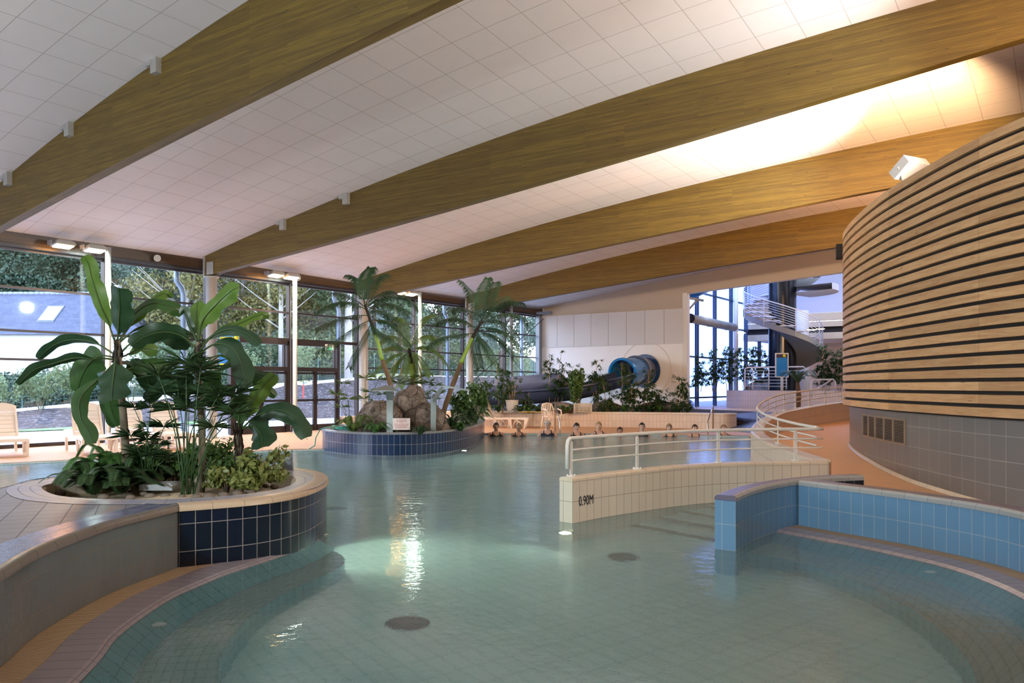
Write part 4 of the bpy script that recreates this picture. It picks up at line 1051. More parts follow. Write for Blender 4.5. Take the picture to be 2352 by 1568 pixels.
banana('banana plant with a slender dark trunk behind the umbrella sedge', 8.35, [(462, 1118), (464, 1020), (460, 920), (456, 840), (455, 785)], (456, 800), [
    ([(455, 785), (453, 745), (452, 715), (453, 690)], 44, Lg, .2, .1),
    ([(458, 785), (464, 740), (493, 703), (531, 668), (550, 660)], 42, Lg, -.25, .15),
    ([(454, 785), (436, 745), (424, 712), (413, 722)], 18, D, 0, .4),
    ([(458, 795), (503, 760), (550, 743), (598, 723), (620, 731)], 20, Lg, .5, .3),
    ([(460, 805), (490, 770), (530, 756), (570, 768), (600, 794)], 26, D, -.3, .5),
    ([(462, 810), (495, 790), (535, 800), (556, 841), (566, 896)], 42, D, -.45, .3),
    ([(462, 830), (520, 815), (565, 845), (600, 880), (638, 914)], 28, Mg, .4, .4),
    ([(452, 800), (420, 772), (380, 762), (335, 772), (298, 797)], 42, D, -.3, .45),
    ([(460, 840), (478, 858), (488, 890), (488, 935)], 48, Mg, .4, .15),
    ([(450, 840), (410, 870), (370, 890), (330, 926)], 34, D, .45, .4),
    ([(452, 845), (430, 870), (418, 905), (415, 945)], 40, D, .5, .2),
    ([(460, 860), (500, 850), (540, 830), (590, 858), (632, 862)], 22, D, .3, .6)], r=.032)
banana('small banana plant at the right end of the sand bed, its crown low', 8.35, [(549, 1108), (549, 1060), (547, 1010), (547, 985)], (547, 992), [
    ([(552, 985), (575, 935), (600, 893), (635, 855)], 40, Lg, .25, .15),
    ([(548, 990), (549, 955), (546, 930), (541, 905)], 40, Mg, -.1, .3),
    ([(556, 985), (590, 955), (640, 941), (682, 962), (706, 1010)], 42, D, -.35, .35),
    ([(556, 985), (582, 978), (600, 1000), (604, 1030)], 56, D, -.4, .1),
    ([(548, 985), (560, 955), (562, 935), (555, 905)], 34, Mg, .3, .2)], r=.04)
# umbrella sedge -----------------------------------------------------------
sedge = leafmat('sedge_leaf', '#27452c', '#4a6b3f', .45, .2); sedgel = leafmat('sedge_leaf_light', '#5f7f45', '#93a765', .45, .35)
def rosette(b, c, r, n=16, w=.007, up=.25, rnd=R):
    c = Vector(c)
    b.ell(c, (.006, .006, .012), 6, 4)
    for k in range(n):
        a = 2*PI*k/n+rnd.uniform(-.2, .2); e = rnd.uniform(up-.25, up+.5); l = r*rnd.uniform(.75, 1.1)
        d = Vector((math.cos(a)*math.cos(e), math.sin(a)*math.cos(e), math.sin(e))); s = d.cross(Vector((0, 0, 1))).normalized()*w
        m = c+d*l*.45; t_ = c+d*l-Vector((0, 0, l*.18))
        b.add([c, m-s, t_, m+s], [(0, 1, 2), (0, 2, 3)], 0, True)
def sedge_plant(label, base, heads, r, mat, name='umbrella_sedge', tw=.0075, n=36):
    o = thing(name, label, 'plant', tuple(base))
    s = MB(); f = MB()
    for h in heads:
        h = Vector(h); bx = Vector(base)+Vector((R.uniform(-.07, .07), R.uniform(-.07, .07), 0))
        mid = bx.lerp(h, .55)+Vector((0, 0, .06))+(h-bx)*.0; mid.x = lerp(bx.x, h.x, .42); mid.y = lerp(bx.y, h.y, .42)
        s.tube([tuple(p) for p in (bx, mid, h)], [tw*1.0, tw*.8, tw*.55], 6); rosette(f, h, r*R.uniform(.8, 1.15), n, w=r*.012)
    s.build('stems', sedge, o); f.build('leaf_whorls', mat, o); return o
hd = [(364, 862), (427, 832), (460, 850), (377, 905), (430, 897), (434, 936), (495, 934), (522, 936), (490, 980), (503, 905), (540, 950), (405, 870), (470, 905), (450, 870), (398, 940), (540, 905)]
sedge_plant('tall umbrella sedge rooted at the front of the sand bed', tuple(at(430, 1141, 7.95))[:2]+(.41,), [at(x, y, 7.95+R.uniform(-.35, .35)) for x, y in hd], .28, sedge)
hd = [(308, 936), (347, 936), (338, 980), (377, 980), (338, 1010), (322, 1040), (350, 1045), (300, 1000), (366, 1020), (384, 1050)]
sedge_plant('second umbrella sedge just right of the tall banana trunk', tuple(at(345, 1125, 8.5))[:2]+(.41,), [at(x, y, 8.4+R.uniform(-.3, .3)) for x, y in hd], .22, sedge)
hd = [(575, 1080), (500, 1090), (590, 1100)]
# ferns --------------------------------------------------------------------
fernm = leafmat('fern', '#2f5a2a', '#56803a', .5, .3); fernd = leafmat('dark_fern', '#20381f', '#3f5c33', .5, .2); shr = leafmat('shrub_leaf', '#2e4f2a', '#5f7a38', .4, .25); shy = leafmat('variegated_leaf', '#49632f', '#a3a860', .4, .3)
def fernplant(label, base, r, h, mat, n=22, group=None, name='fern', part='fronds', w=.16):
    o = thing(name, label, 'plant', tuple(base), group); b = MB(); base = Vector(base)
    for k in range(n):
        a = 2*PI*k/n+R.uniform(-.3, .3); l = r*R.uniform(.65, 1.1); hh = h*R.uniform(.5, 1.1); dx = Vector((math.cos(a), math.sin(a), 0))
        pts = [base+dx*.02, base+dx*l*.35+Vector((0, 0, hh*.8)), base+dx*l*.75+Vector((0, 0, hh)), base+dx*l*1.05+Vector((0, 0, hh*.65))]
        path = [Vector(p) for p in spline([tuple(p) for p in pts], 6)]; N = len(path)
        b.tube([tuple(p) for p in path], .003, 3, cap=False)
        for i in range(2, N):
            d = (path[i]-path[i-1]).normalized(); s = d.cross(Vector((0, 0, 1))).normalized(); wd = w*l*(1-((i/N-.45)/.62)**2)+.01
            for sg in (-1, 1):
                for q in (0, .5):
                    p = path[i-1].lerp(path[i], q); tip = p+s*sg*wd+d*wd*.35-Vector((0, 0, wd*.15)); e = d*.014*(1+l)
                    b.add([p-e*.6, tip, p+e], [(0, 1, 2)], 0, False)
    b.build(part, mat, o); return o
for i, (px, py, t, r, h, m, lb) in enumerate(((215, 1132, 8.05, .42, .30, fernd, 'dark fern at the left end of the sand bed'), (240, 1110, 8.5, .42, .36, fernm, 'bright fern left of the tall banana trunk'), (275, 1128, 8.1, .4, .26, fernd, 'low dark fern in front of the tall banana trunk'),
        (320, 1108, 8.6, .4, .32, fernd, 'dark fern right of the tall banana trunk'), (258, 1095, 8.8, .38, .42, fernm, 'taller bright fern behind the banana trunk'))):
    p = at(px, py, t); fernplant(lb, (p.x, p.y, .41), r, h, m, 26, 'ferns round the tall banana plant')
def shrub(label, base, r, h, mat, n, size, group=None, name='shrub', cat='plant', stems=6):
    o = thing(name, label, cat, tuple(base), group); b = MB(); x, y, z = base
    cs = []
    for k in range(stems):
        a = R.uniform(0, 2*PI); q = R.uniform(.2, .8)*r
        b.tube([(x, y, z-.03), (x+q*.5*math.cos(a), y+q*.5*math.sin(a), z+h*.45), (x+q*math.cos(a), y+q*math.sin(a), z+h*.85)], [.012, .008, .003], 5)
    b.build('stems', bark, o)
    for k in range(14):
        a = R.uniform(0, 2*PI); q = R.random()**.5*r*.75; cs.append((x+q*math.cos(a), y+q*math.sin(a), z+h*R.uniform(.3, .85)))
    cardmesh('foliage', cards(cs, [(r*.4, r*.4, h*.22)]*len(cs), n, size, rng, .2), mat, o, (x, y, z)); return o
for px, t, r, h, m, lb in ((400, 8.9, .42, .42, shr, 'leafy green shrub behind the umbrella sedge'), (500, 8.75, .38, .5, shr, 'leafy shrub between the two smaller banana trunks'), (545, 8.45, .36, .36, shr, 'low bushy shrub around the small banana plant'),
        (590, 8.55, .38, .42, shy, 'variegated shrub at the right end of the sand bed'), (520, 8.2, .24, .26, shy, 'small variegated shrub at the front right of the bed'), (345, 8.9, .3, .45, shr, 'leafy shrub behind the second sedge'), (572, 8.2, .2, .22, shy, 'tiny variegated shrub near the front rim')):
    x, y = P(px, t); shrub(lb, (x, y, .41), r, h, m, 900, .035, 'shrubs in the sand bed')
for px, py in ((238, 1145), (300, 1146), (345, 1143), (380, 1143), (418, 1144), (452, 1144), (480, 1143), (513, 1140), (545, 1137), (575, 1133), (598, 1131), (330, 1137), (630, 1122), (610, 1120), (138, 1137)):
    p = atz(px, py-4, .42); b = MB(); s = R.uniform(.035, .06); b.ell((p.x, p.y, p.z), (s*1.2, s, s*.6), 10, 6)
    tag(b.build('pebble', flat('pebble_stone', '#6c6258', .8, 0, .2, 12)), 'rounded brown pebble lying in the sand bed', 'stone', 'pebbles in the sand bed')
b = MB(); p = atz(370, 1118, .45); b.box((p.x, p.y, .46), (.34, .26, .06), .6); b.box((p.x, p.y, .49), (.28, .2, .02), .6)
tag(b.build('stone_slab', flat('pale_slab', '#a7aeb2', .5)), 'pale grey slab lying in the sand beside the umbrella sedge', 'slab')
# grey wedge sign at the right end of the bed
o = thing('sign_stand', 'pale triangular metal sign seen edge on at the right end of the sand bed', 'sign', tuple(atz(660, 1102, .42)))
p = atz(655, 1102, .42); b = MB(); u = Vector((c_, s_, 0)); v_ = Vector((-s_, c_, 0))
q = [p-u*.02+v_*0, p+u*.09, p+u*.065+Vector((0, 0, .3)), p-u*.035+Vector((0, 0, .27))]
b.add([tuple(k) for k in q]+[tuple(k+v_*.02+u*.01) for k in q], [(0, 1, 2, 3), (7, 6, 5, 4), (0, 4, 5, 1), (1, 5, 6, 2), (2, 6, 7, 3), (3, 7, 4, 0)]); b.build('plate', M['alug'], o)
b = MB(); q = [p+u*.02-v_*.0, p-u*.14-v_*.12, p+u*.0+Vector((0, 0, .14))]; b.add([tuple(k) for k in q]+[tuple(k+v_*.015) for k in q], [(0, 1, 2), (5, 4, 3), (0, 3, 4, 1), (1, 4, 5, 2), (2, 5, 3, 0)]); b.build('strut', M['alug'], o)
# palms --------------------------------------------------------------------
palm_l = leafmat('palm_frond', '#172e1b', '#3b5530', .45, .2); palm_y = leafmat('palm_frond_light', '#46602a', '#7c9046', .45, .35); shaft = flat('crownshaft', '#8aa32c', .4, 0, .1, 3); ptrunk = flat('palm_trunk', '#6b5238', .9, 0, .25, 14, bump=.7)
def frond(pts, parent, mat, ll=.3, n=26):
    path = [Vector(p) for p in spline([tuple(p) for p in pts], 13)]; N = len(path); b = MB()
    b.tube([tuple(p) for p in path], [.011*(1-.8*i/N) for i in range(N)], 5)
    for i in range(5, N-1):
        d = (path[i+1]-path[i-1]).normalized(); s = d.cross(Vector((0, 0, 1)))
        if s.length < .25: s = d.cross(view)
        s.normalize(); k = i/N; l = ll*(.55+1.1*k*(1.15-k))*R.uniform(.85, 1.1)
        droop = Vector((0, 0, -1))
        for sg in (-1, 1):
            dirn = (s*sg*.75+d*.55+droop*.25).normalized(); p = path[i]; m = p+dirn*l*.5; tip = p+dirn*l*.85+droop*l*.32; w = d*.014
            b.add([p-w*.5, m-w, tip, m+w, p+w*.5], [(0, 1, 3, 4), (1, 2, 3)], 0, True)
    return b.build('frond', mat, parent)
def palm(label, t, trunk, green, fronds, mat, r=.055, ll=.27, top=3):
    p0 = at(*trunk[0], t); o = thing('palm_tree', label, 'palm', (p0.x, p0.y, .44)); pts = [at(x, y, t) for x, y in trunk]; pts[0].z = .4
    path = spline([tuple(p) for p in pts], 6); k0, k1 = int(len(path)*green[0]), int(len(path)*green[1])
    for nm, a, c, m, rr in (('trunk', 0, k0+1, ptrunk, (1.25, .95)), ('crownshaft', k0, k1+1, shaft, (.85, .75)), ('dark_crown', k1, len(path), fibre, (.8, .5))):
        seg = path[a:c]; b = MB(); b.tube(seg, [r*lerp(rr[0], rr[1], i/max(1, len(seg)-1))*(1+.04*math.sin(i*2.3)) for i in range(len(seg))], 12); b.build(nm, m, o)
    for i, (pp, dt) in enumerate(fronds):
        n = len(pp); frond([at(x, y, t+dt*k/(n-1)) for k, (x, y) in enumerate(pp)], o, mat, ll*1.25)
    return o
palm('left tall palm leaning left on the dark blue island', 19.0, [(900, 985), (898, 900), (894, 874), (878, 826), (870, 794), (862, 768), (850, 734), (838, 700)], (.42, .70), [
    ([(842, 712), (805, 694), (765, 696), (731, 712)], -.6), ([(846, 724), (800, 726), (755, 740), (724, 754)], .4), ([(849, 735), (815, 752), (775, 778), (738, 801)], -.9), ([(852, 745), (835, 775), (815, 812), (801, 843)], .3),
    ([(838, 705), (812, 685), (786, 673), (760, 671)], .8), ([(837, 700), (830, 665), (820, 640), (804, 631)], .3), ([(838, 700), (836, 660), (840, 632), (850, 614)], -.3), ([(840, 700), (852, 662), (864, 640), (880, 629)], .6),
    ([(840, 702), (866, 680), (892, 667), (908, 670)], -.8), ([(842, 704), (885, 682), (928, 680), (960, 704)], .5), ([(843, 708), (880, 696), (916, 702), (942, 720)], -.9), ([(850, 735), (885, 736), (915, 756), (942, 788)], .2), ([(850, 740), (868, 760), (895, 775), (925, 800)], -.5), ([(845, 715), (870, 712), (895, 722), (915, 745)], 1.0)], palm_l)
palm('short palm with drooping yellow green fronds between the two tall ones', 20.3, [(950, 985), (949, 900), (946, 865), (943, 835), (940, 800)], (.45, .75), [
    ([(940, 805), (955, 765), (970, 733), (990, 722)], .4), ([(939, 802), (932, 768), (926, 738), (914, 728)], -.3), ([(938, 804), (915, 795), (898, 795), (880, 802)], .5), ([(938, 808), (906, 815), (880, 832), (856, 857)], -.4), ([(940, 808), (932, 835), (925, 860), (916, 887)], -.6),
    ([(938, 808), (916, 825), (903, 846), (892, 870)], .3), ([(942, 803), (975, 795), (1005, 808), (1029, 837)], .2), ([(942, 806), (960, 815), (976, 836), (990, 862)], -.5), ([(941, 806), (952, 825), (960, 850), (962, 878)], .4), ([(941, 800), (965, 775), (990, 770), (1010, 785)], .6), ([(940, 800), (915, 775), (890, 772), (870, 785)], .7)], palm_y, .07, .24)
palm('right tall palm leaning right on the dark blue island', 19.6, [(1008, 985), (1025, 925), (1046, 868), (1061, 828), (1073, 802), (1088, 770), (1108, 735)], (.48, .80), [
    ([(1096, 758), (1068, 736), (1036, 730), (1003, 740)], .4), ([(1090, 766), (1050, 768), (1010, 776), (979, 796)], -.6), ([(1102, 742), (1092, 700), (1083, 670), (1062, 645)], .3), ([(1105, 738), (1103, 700), (1108, 665), (1119, 638)], -.3), ([(1107, 738), (1120, 700), (1128, 672), (1137, 648)], .5),
    ([(1108, 740), (1140, 706), (1165, 691), (1194, 692)], -.7), ([(1108, 742), (1150, 721), (1186, 721), (1214, 740)], .6), ([(1102, 752), (1140, 755), (1172, 771), (1198, 802)], -.4), ([(1098, 760), (1130, 768), (1158, 786), (1181, 818)], .5), ([(1092, 768), (1107, 780), (1123, 801), (1136, 830)], -.5),
    ([(1104, 745), (1080, 715), (1056, 705), (1035, 712)], .8), ([(1106, 742), (1135, 735), (1165, 745), (1185, 770)], -1.0), ([(1100, 755), (1092, 790), (1098, 820), (1104, 845)], .9), ([(1104, 742), (1118, 712), (1145, 690), (1160, 680)], 1.0)], palm_l)
# boulders -----------------------------------------------------------------
t = NT('boulder_rock'); v = t.coord('Object'); n1 = t.noise(v, 3, 6, .65, .6); n2 = t.noise(v, 14, 4, .7)
vo = t.add('TexVoronoi', feature='DISTANCE_TO_EDGE'); t.link(v, vo.inputs['Vector']); vo.inputs['Scale'].default_value = 2.6
ck = t.ramp(vo.outputs['Distance'], [(0, (.35, .35, .35, 1)), (.04, (1, 1, 1, 1))])
t.bsdf(i_Base_Color=t.mix(1, t.ramp(t.math('MULTIPLY_ADD', n2, .35, t.math('MULTIPLY', n1, .65)), [(.35, srgb('#3e332b')), (.5, srgb('#6a5a4d')), (.65, srgb('#94867a'))]), ck, 'MULTIPLY'), i_Roughness=.9)
t.bump(t.math('MULTIPLY_ADD', n2, .4, t.math('MULTIPLY_ADD', n1, 1.0, t.math('MULTIPLY', t.math('MINIMUM', vo.outputs['Distance'], .06), 6))), .9, .05); rockm = t.mat
from mathutils import noise as mn
def rock(c, r, label, seed=0, group=None, name='boulder', mat=rockm, rough=.22):
    bm = bmesh.new(); bmesh.ops.create_icosphere(bm, subdivisions=5, radius=1)
    for v in bm.verts:
        p = v.co.copy(); n = mn.noise(p*1.3+Vector((seed, 0, 0)))*rough*1.6+mn.noise(p*3.1+Vector((0, seed, 0)))*rough*.7+abs(mn.noise(p*6+Vector((0, 0, seed))))*rough*.35
        v.co = Vector((p.x*r[0], p.y*r[1], p.z*r[2]))*(1+n-.05*abs(mn.noise(p*9+Vector((seed, seed, 0)))))
    for f in bm.faces: f.smooth = True
    me = bpy.data.meshes.new(name); bm.to_mesh(me); bm.free(); me.materials.append(mat)
    o = bpy.data.objects.new(name, me); C.objects.link(o); o.location = c
    return tag(o, label, 'rock', group)
p = P(872, 18.4); rock((*p, .72), (.62, .5, .48), 'low sloping brown boulder left of the front water spout', 2)
p = P(943, 18.7); rock((*p, .92), (.42, .38, .56), 'upright rounded boulder, tallest on the island', 31, rough=.14)
p = P(985, 18.35); rock((*p, .66), (.46, .42, .42), 'broad brown boulder between the two water spouts', 9)
# more greenery on the island
for px, t, r, h, m, n, lb in ((812, 17.7, .55, .38, palm_y, 30, 'arching yellow green strap plant at the left end of the island'), (862, 17.3, .35, .25, fernm, 22, 'small tuft beside the front water spout'), (900, 17.5, .3, .18, fernd, 16, 'low dark tuft at the foot of the front spout'), (965, 17.3, .3, .2, fernd, 16, 'low tuft right of the white notice'),
        (1040, 19.0, .5, .4, fernd, 26, 'dark arching plant below the leaning palm'), (1075, 20.8, .5, .5, fernd, 26, 'dark bushy plant at the right end of the island'), (1058, 18.7, .32, .22, fernm, 20, 'small green plant beside the folded card on the island'), (1090, 21.8, .5, .35, fernm, 24, 'green tuft near the tip of the island')):
    x, y = P(px, t); fernplant(lb, (x, y, .44), r, h, m, n, 'tufted plants on the island', name='fern', w=.09)
for px, t, hd, lb in ((800, 19.2, [(772, 905), (790, 880), (800, 915), (785, 935)], 'spindly umbrella sedge leaning out at the left of the island'), (845, 19.6, [(838, 868), (868, 872), (850, 900), (862, 925), (835, 915), (878, 905)], 'umbrella sedge behind the low boulder'), (1000, 20.2, [(985, 878), (965, 865), (1000, 885), (1010, 905), (992, 915), (950, 880), (975, 905)], 'umbrella sedge behind the upright boulder'), (905, 20.0, [(915, 880), (925, 905), (900, 870)], 'umbrella sedge between the boulders')):
    x, y = P(px, t); sedge_plant(lb, (x, y, .42), [at(a, b_, t+R.uniform(-.3, .3)) for a, b_ in hd], .34, sedgel, n=16)
for px, t, h, lb in ((1062, 21.0, .9, 'leafy dark shrub right of the leaning palm trunk'), (1090, 22.8, 1.15, 'taller leafy shrub at the tip of the island')):
    x, y = P(px, t); shrub(lb, (x, y, .44), .38, h, shr, 900, .06, 'shrubs at the tip of the island', stems=9)
# bamboo-leaved plants behind the bathers ------------------------------------
bamm = leafmat('bamboo_leaf', '#2b4a2c', '#51703f', .5, .25); cane = flat('cane', '#a58a55', .6, 0, .2, 12)
def bambooplant(label, base, canes, mat=bamm, group='bamboo plants behind the bathers', ll=.2, dens=1.0, name='bamboo_plant'):
    o = thing(name, label, 'plant', tuple(base), group); s = MB(); f = MB(); base = Vector(base)
    for dx, h, lean in canes:
        b0 = base+Vector((c_, s_, 0))*dx; tp = b0+Vector((c_, s_, 0))*lean+Vector((0, 0, h)); pts = [b0, b0.lerp(tp, .5)+Vector((0, 0, .03)), tp]
        s.tube([tuple(p) for p in pts], [.016, .012, .005], 6)
        for k in range(int(h*13*dens)+5):
            q = R.uniform(.25, 1.0); c = b0.lerp(tp, q); a = R.uniform(0, 2*PI); e = R.uniform(-.1, .6); l = R.uniform(.15, .38)*(1.15-q*.5)
            e1 = c+Vector((math.cos(a)*math.cos(e), math.sin(a)*math.cos(e), math.sin(e)))*l
            s.tube([tuple(c), tuple(e1)], [.004, .002], 3, cap=False)
            for m in range(15):
                p = c.lerp(e1, R.uniform(.4, 1.0)); a2 = a+R.uniform(-1.3, 1.3); e2 = R.uniform(-.9, .35); d = Vector((math.cos(a2)*math.cos(e2), math.sin(a2)*math.cos(e2), math.sin(e2)))
                w = d.cross(Vector((0, 0, 1))).normalized()*ll*.115; L_ = ll*R.uniform(.7, 1.2)
                f.add([p, p+d*L_*.4-w, p+d*L_, p+d*L_*.4+w], [(0, 1, 2), (0, 2, 3)], 0, True)
    s.build('canes', cane, o); f.build('foliage', mat, o); return o
def bp(px, t, tops, label, **kw):
    """tops: list of (px,py) cane tips"""
    x, y = P(px, t); bambooplant(label, (x, y, .5), [((tx-px)*.35*t/F_, 1.5+(HY_-ty)*t/F_-.5, (tx-px)*.65*t/F_) for tx, ty in tops], **kw)
bp(1150, 29.3, [(1140, 835), (1158, 850), (1165, 855)], 'bamboo plant left of the white pot')
bp(1120, 28.6, [(1120, 880), (1105, 870), (1092, 890)], 'bamboo plant at the left end of the bed, in front of the slide mouth')
bp(1262, 30.6, [(1262, 815), (1290, 805), (1300, 835), (1318, 840)], 'tall bamboo plant against the white wall, left of the round shrub')
bp(1368, 30.8, [(1370, 825), (1360, 850), (1380, 855)], 'bamboo plant in front of the middle of the slide')
bp(1398, 29.0, [(1385, 870), (1400, 905)], 'small leaning bamboo plant right of the crate')
bp(1430, 29.4, [(1428, 832), (1445, 850), (1460, 862)], 'bamboo plant in front of the blue tube')
bp(1452, 29.0, [(1440, 905), (1450, 880), (1462, 895)], 'bushy bamboo plant below the blue tube')
bp(1485, 29.3, [(1490, 848), (1478, 880), (1500, 890)], 'bamboo plant under the round wall flange')
bp(1512, 29.2, [(1522, 895), (1510, 915), (1505, 900)], 'low bamboo plant right of the flange')
bp(1565, 28.6, [(1560, 860), (1572, 880), (1550, 895), (1585, 900)], 'bamboo plant near the right end of the bed')
bp(1215, 29.2, [(1215, 900), (1205, 915)], 'small sparse bamboo behind the water bottle')
x, y = P(1326, 28.9); shrub('dense round leaved shrub standing left of the grey crate', (x, y, .54), .32, 1.55, shr, 1600, .06, None)
for k, px in enumerate((1125, 1145, 1195, 1215, 1235, 1262, 1300, 1385, 1410, 1435, 1462, 1490, 1515, 1555, 1580)):
    x, y = P(px, 28.9-(px > 1540)*.4); fernplant('low fern along the front of the long planting bed', (x, y, .54), .36, .26, fernd if k % 3 else fernm, 16, 'ferns along the long planting bed', w=.12)
for px, w_, lb in ((1282, .75, 'flat grey boulder left of the crate'), (1390, .62, 'flat boulder right of the crate'), (1515, .8, 'long flat boulder near the right end of the bed')):
    x, y = P(px, 29.4); rock((x, y, .66), (w_, .35, .26), lb, px, 'boulders in the long bed', rough=.12)
# potted bamboo
p = atz(1176, 945, .56); o = thing('planter_pot', 'tall square white pot standing on the edge of the bed', 'pot', (p.x, p.y, .56))
b = MB(); zz = .56; q = []
for s, z in ((.12, 0), (.17, .42), (.15, .42), (.14, .3)):
    q += [(p.x+sx*s, p.y+sy*s, zz+z) for sx, sy in ((-1, -1), (1, -1), (1, 1), (-1, 1))]
b.add(q, [(3, 2, 1, 0)]+[(4*k+i, 4*k+(i+1) % 4, 4*k+4+(i+1) % 4, 4*k+4+i) for k in range(3) for i in range(4)]+[(12, 13, 14, 15)]); b.build('pot', M['white'], o)
bambooplant('bamboo growing in the tall white pot', (p.x, p.y, .88), [(0, .95, .02), (-.04, .75, -.12), (.04, .8, .14)], name='potted_bamboo', group=None, ll=.15)
# bamboo beyond the opening and round the spiral stair
for px, t, tops, lb in ((1605, 38.5, [(1605, 815), (1595, 850), (1620, 840)], 'bamboo at the left of the bed beyond the opening'), (1640, 38.8, [(1640, 800), (1655, 830), (1630, 845)], 'bamboo beyond the opening, below the round duct'), (1675, 38.6, [(1672, 795), (1690, 800), (1660, 825)], 'bamboo beyond the opening, in front of the white post'),
        (1715, 39.5, [(1700, 800), (1725, 800), (1740, 795)], 'bamboo behind the poster railing'), (1750, 40.5, [(1750, 805), (1765, 820)], 'bamboo just left of the black column'), (1895, 38, [(1890, 795), (1905, 805), (1920, 830), (1880, 840)], 'bamboo left of the rotunda, beyond the stair'), (1925, 37.5, [(1925, 800), (1940, 820)], 'bamboo half hidden by the rotunda')):
    x, y = P(px, t); bambooplant(lb, (x, y, 1.2), [((tx-px)*.3*t/F_, 1.5+(HY_-ty)*t/F_-1.2, (tx-px)*.7*t/F_) for tx, ty in tops], group='bamboo beyond the opening', ll=.22, dens=1.6)
x, y = P(1832, 34); fernplant('small dark palm between the walkway railing and the stair', (x, y, 1.6), .85, .5, fernd, 26, w=.12, name='dwarf_palm')
b = MB(); b.tube([(x, y, .45), (x+.05, y, 1.1), (x, y, 1.65)], [.12, .1, .07], 8); o = [q for q in bpy.data.objects if q.name.startswith('dwarf_palm')][0]; b.build('trunk', ptrunk, o)
# ------------------------------------------------------------------ columns, lamps, speakers on the window side
cl = ['thick round steel column under the nearest roof beam', 'thick round steel column under the second roof beam, behind the banana plants', 'thick round steel column behind the left palm', 'thick round steel column behind the leaning right palm']
for k, y in enumerate((7.8, 13.9, 19.85, 25.8)):
    b = MB(); b.lathe((-19.8, y, 0), [(.21, .02), (.21, .04), (.15, .04), (.15, 4.52), (.2, 4.52), (.2, 4.56), (0, 4.56)], 24)
    tag(b.build('column', M['steel']), cl[k], 'column', 'thick columns under the roof beams')
cl = ['slim steel post left of the tall banana plant', 'slim steel post standing in front of the double doors', 'slim steel post between the two tall palms', 'slim brownish post nearest the end wall']
for k, y in enumerate((10.99, 16.96, 22.88, 28.9)):
    b = MB(); b.lathe((-19.9, y, 0), [(.13, .02), (.13, .035), (.07, .035), (.07, 4.98), (0, 4.98)], 18)
    tag(b.build('post', M['steel']), cl[k], 'post', 'slim posts along the glazing')
warm = emit('sodium_lamp', '#ffb25a', 160); cold = emit('halide_lamp', '#e9fff2', 160)
LP = []
for k, (y0, y1) in enumerate(((9.86, 10.63), (16.18, 16.78), (21.75, 22.35))):
    for j, y in enumerate((y0, y1)):
        wh = ['leftmost pair, beside the first slim post', 'middle pair, above the double doors', 'right hand pair, between the palms'][k]
        o = thing('floodlight', ('amber' if j == 0 else 'white')+' flat floodlight under the eaves in the '+wh, 'floodlight', (-19.9, y, 4.78), 'floodlights along the eaves')
        rot = Euler((0, math.radians(-10), 0)).to_matrix(); c0 = Vector((-19.85, y, 4.86))
        b = MB()
        for s0, s1, z0, z1 in ((.17, .2, .1, 0), (.2, .17, 0, -.02)):
            pass
        q = []
        for s, z in ((.12, .12), (.17, .07), (.19, 0), (.17, -.02)): q += [c0+rot @ Vector((sx*s*.85, sy*s*1.25, z)) for sx, sy in ((-1, -1), (1, -1), (1, 1), (-1, 1))]
        b.add([tuple(p) for p in q], [(3, 2, 1, 0)]+[(4*a+i, 4*a+4+i, 4*a+4+(i+1) % 4, 4*a+(i+1) % 4) for a in range(3) for i in range(4)][::1]+[(12, 13, 14, 15)])
        b.box(c0+Vector((-.12, -.26, .05)), (.2, .02, .1)); b.box(c0+Vector((-.12, .26, .05)), (.2, .02, .1)); b.build('housing', M['steel'], o)
        b = MB(); q = [c0+rot @ Vector((sx*.12, sy*.19, -.024)) for sx, sy in ((-1, -1), (1, -1), (1, 1), (-1, 1))]; q += [p-Vector((0, 0, .014)) for p in q]
        b.add([tuple(p) for p in q], [(0, 1, 2, 3), (7, 6, 5, 4)]+[(i, i+4, (i+1) % 4+4, (i+1) % 4) for i in range(4)]); b.build('lens', warm if j == 0 else cold, o)
        LP.append((tuple(c0-Vector((0, 0, .06))), '#ff9a3c' if j == 0 else '#e4fff0'))
for k, (px, py, y) in enumerate(((370, 582, 12.45), (692, 631, 17.25), (951, 673, 22.6))):
    p = (-20.1, y, 4.92); o = thing('loudspeaker', ['small round white loudspeaker on the eaves beam left of the thick column', 'small round white loudspeaker on the eaves beam above the doors', 'small round white loudspeaker on the eaves beam between the palms'][k], 'speaker', p, 'small speakers along the eaves')
    d = Vector((.75, -.55, -.25)).normalized(); b = MB(); b.lathe(p, [(0, -.12), (.07, -.12), (.085, .02), (.09, .05), (.08, .06)], 18, ax=d); b.tube([(-20.24, y, 4.95), p], .015); b.build('body', M['white'], o)
    b = MB(); b.lathe(Vector(p)+d*.05, [(0, 0), (.078, 0)], 18, ax=d); b.build('front_grille', flat('speaker_grille', '#a8a49c', .7), o)
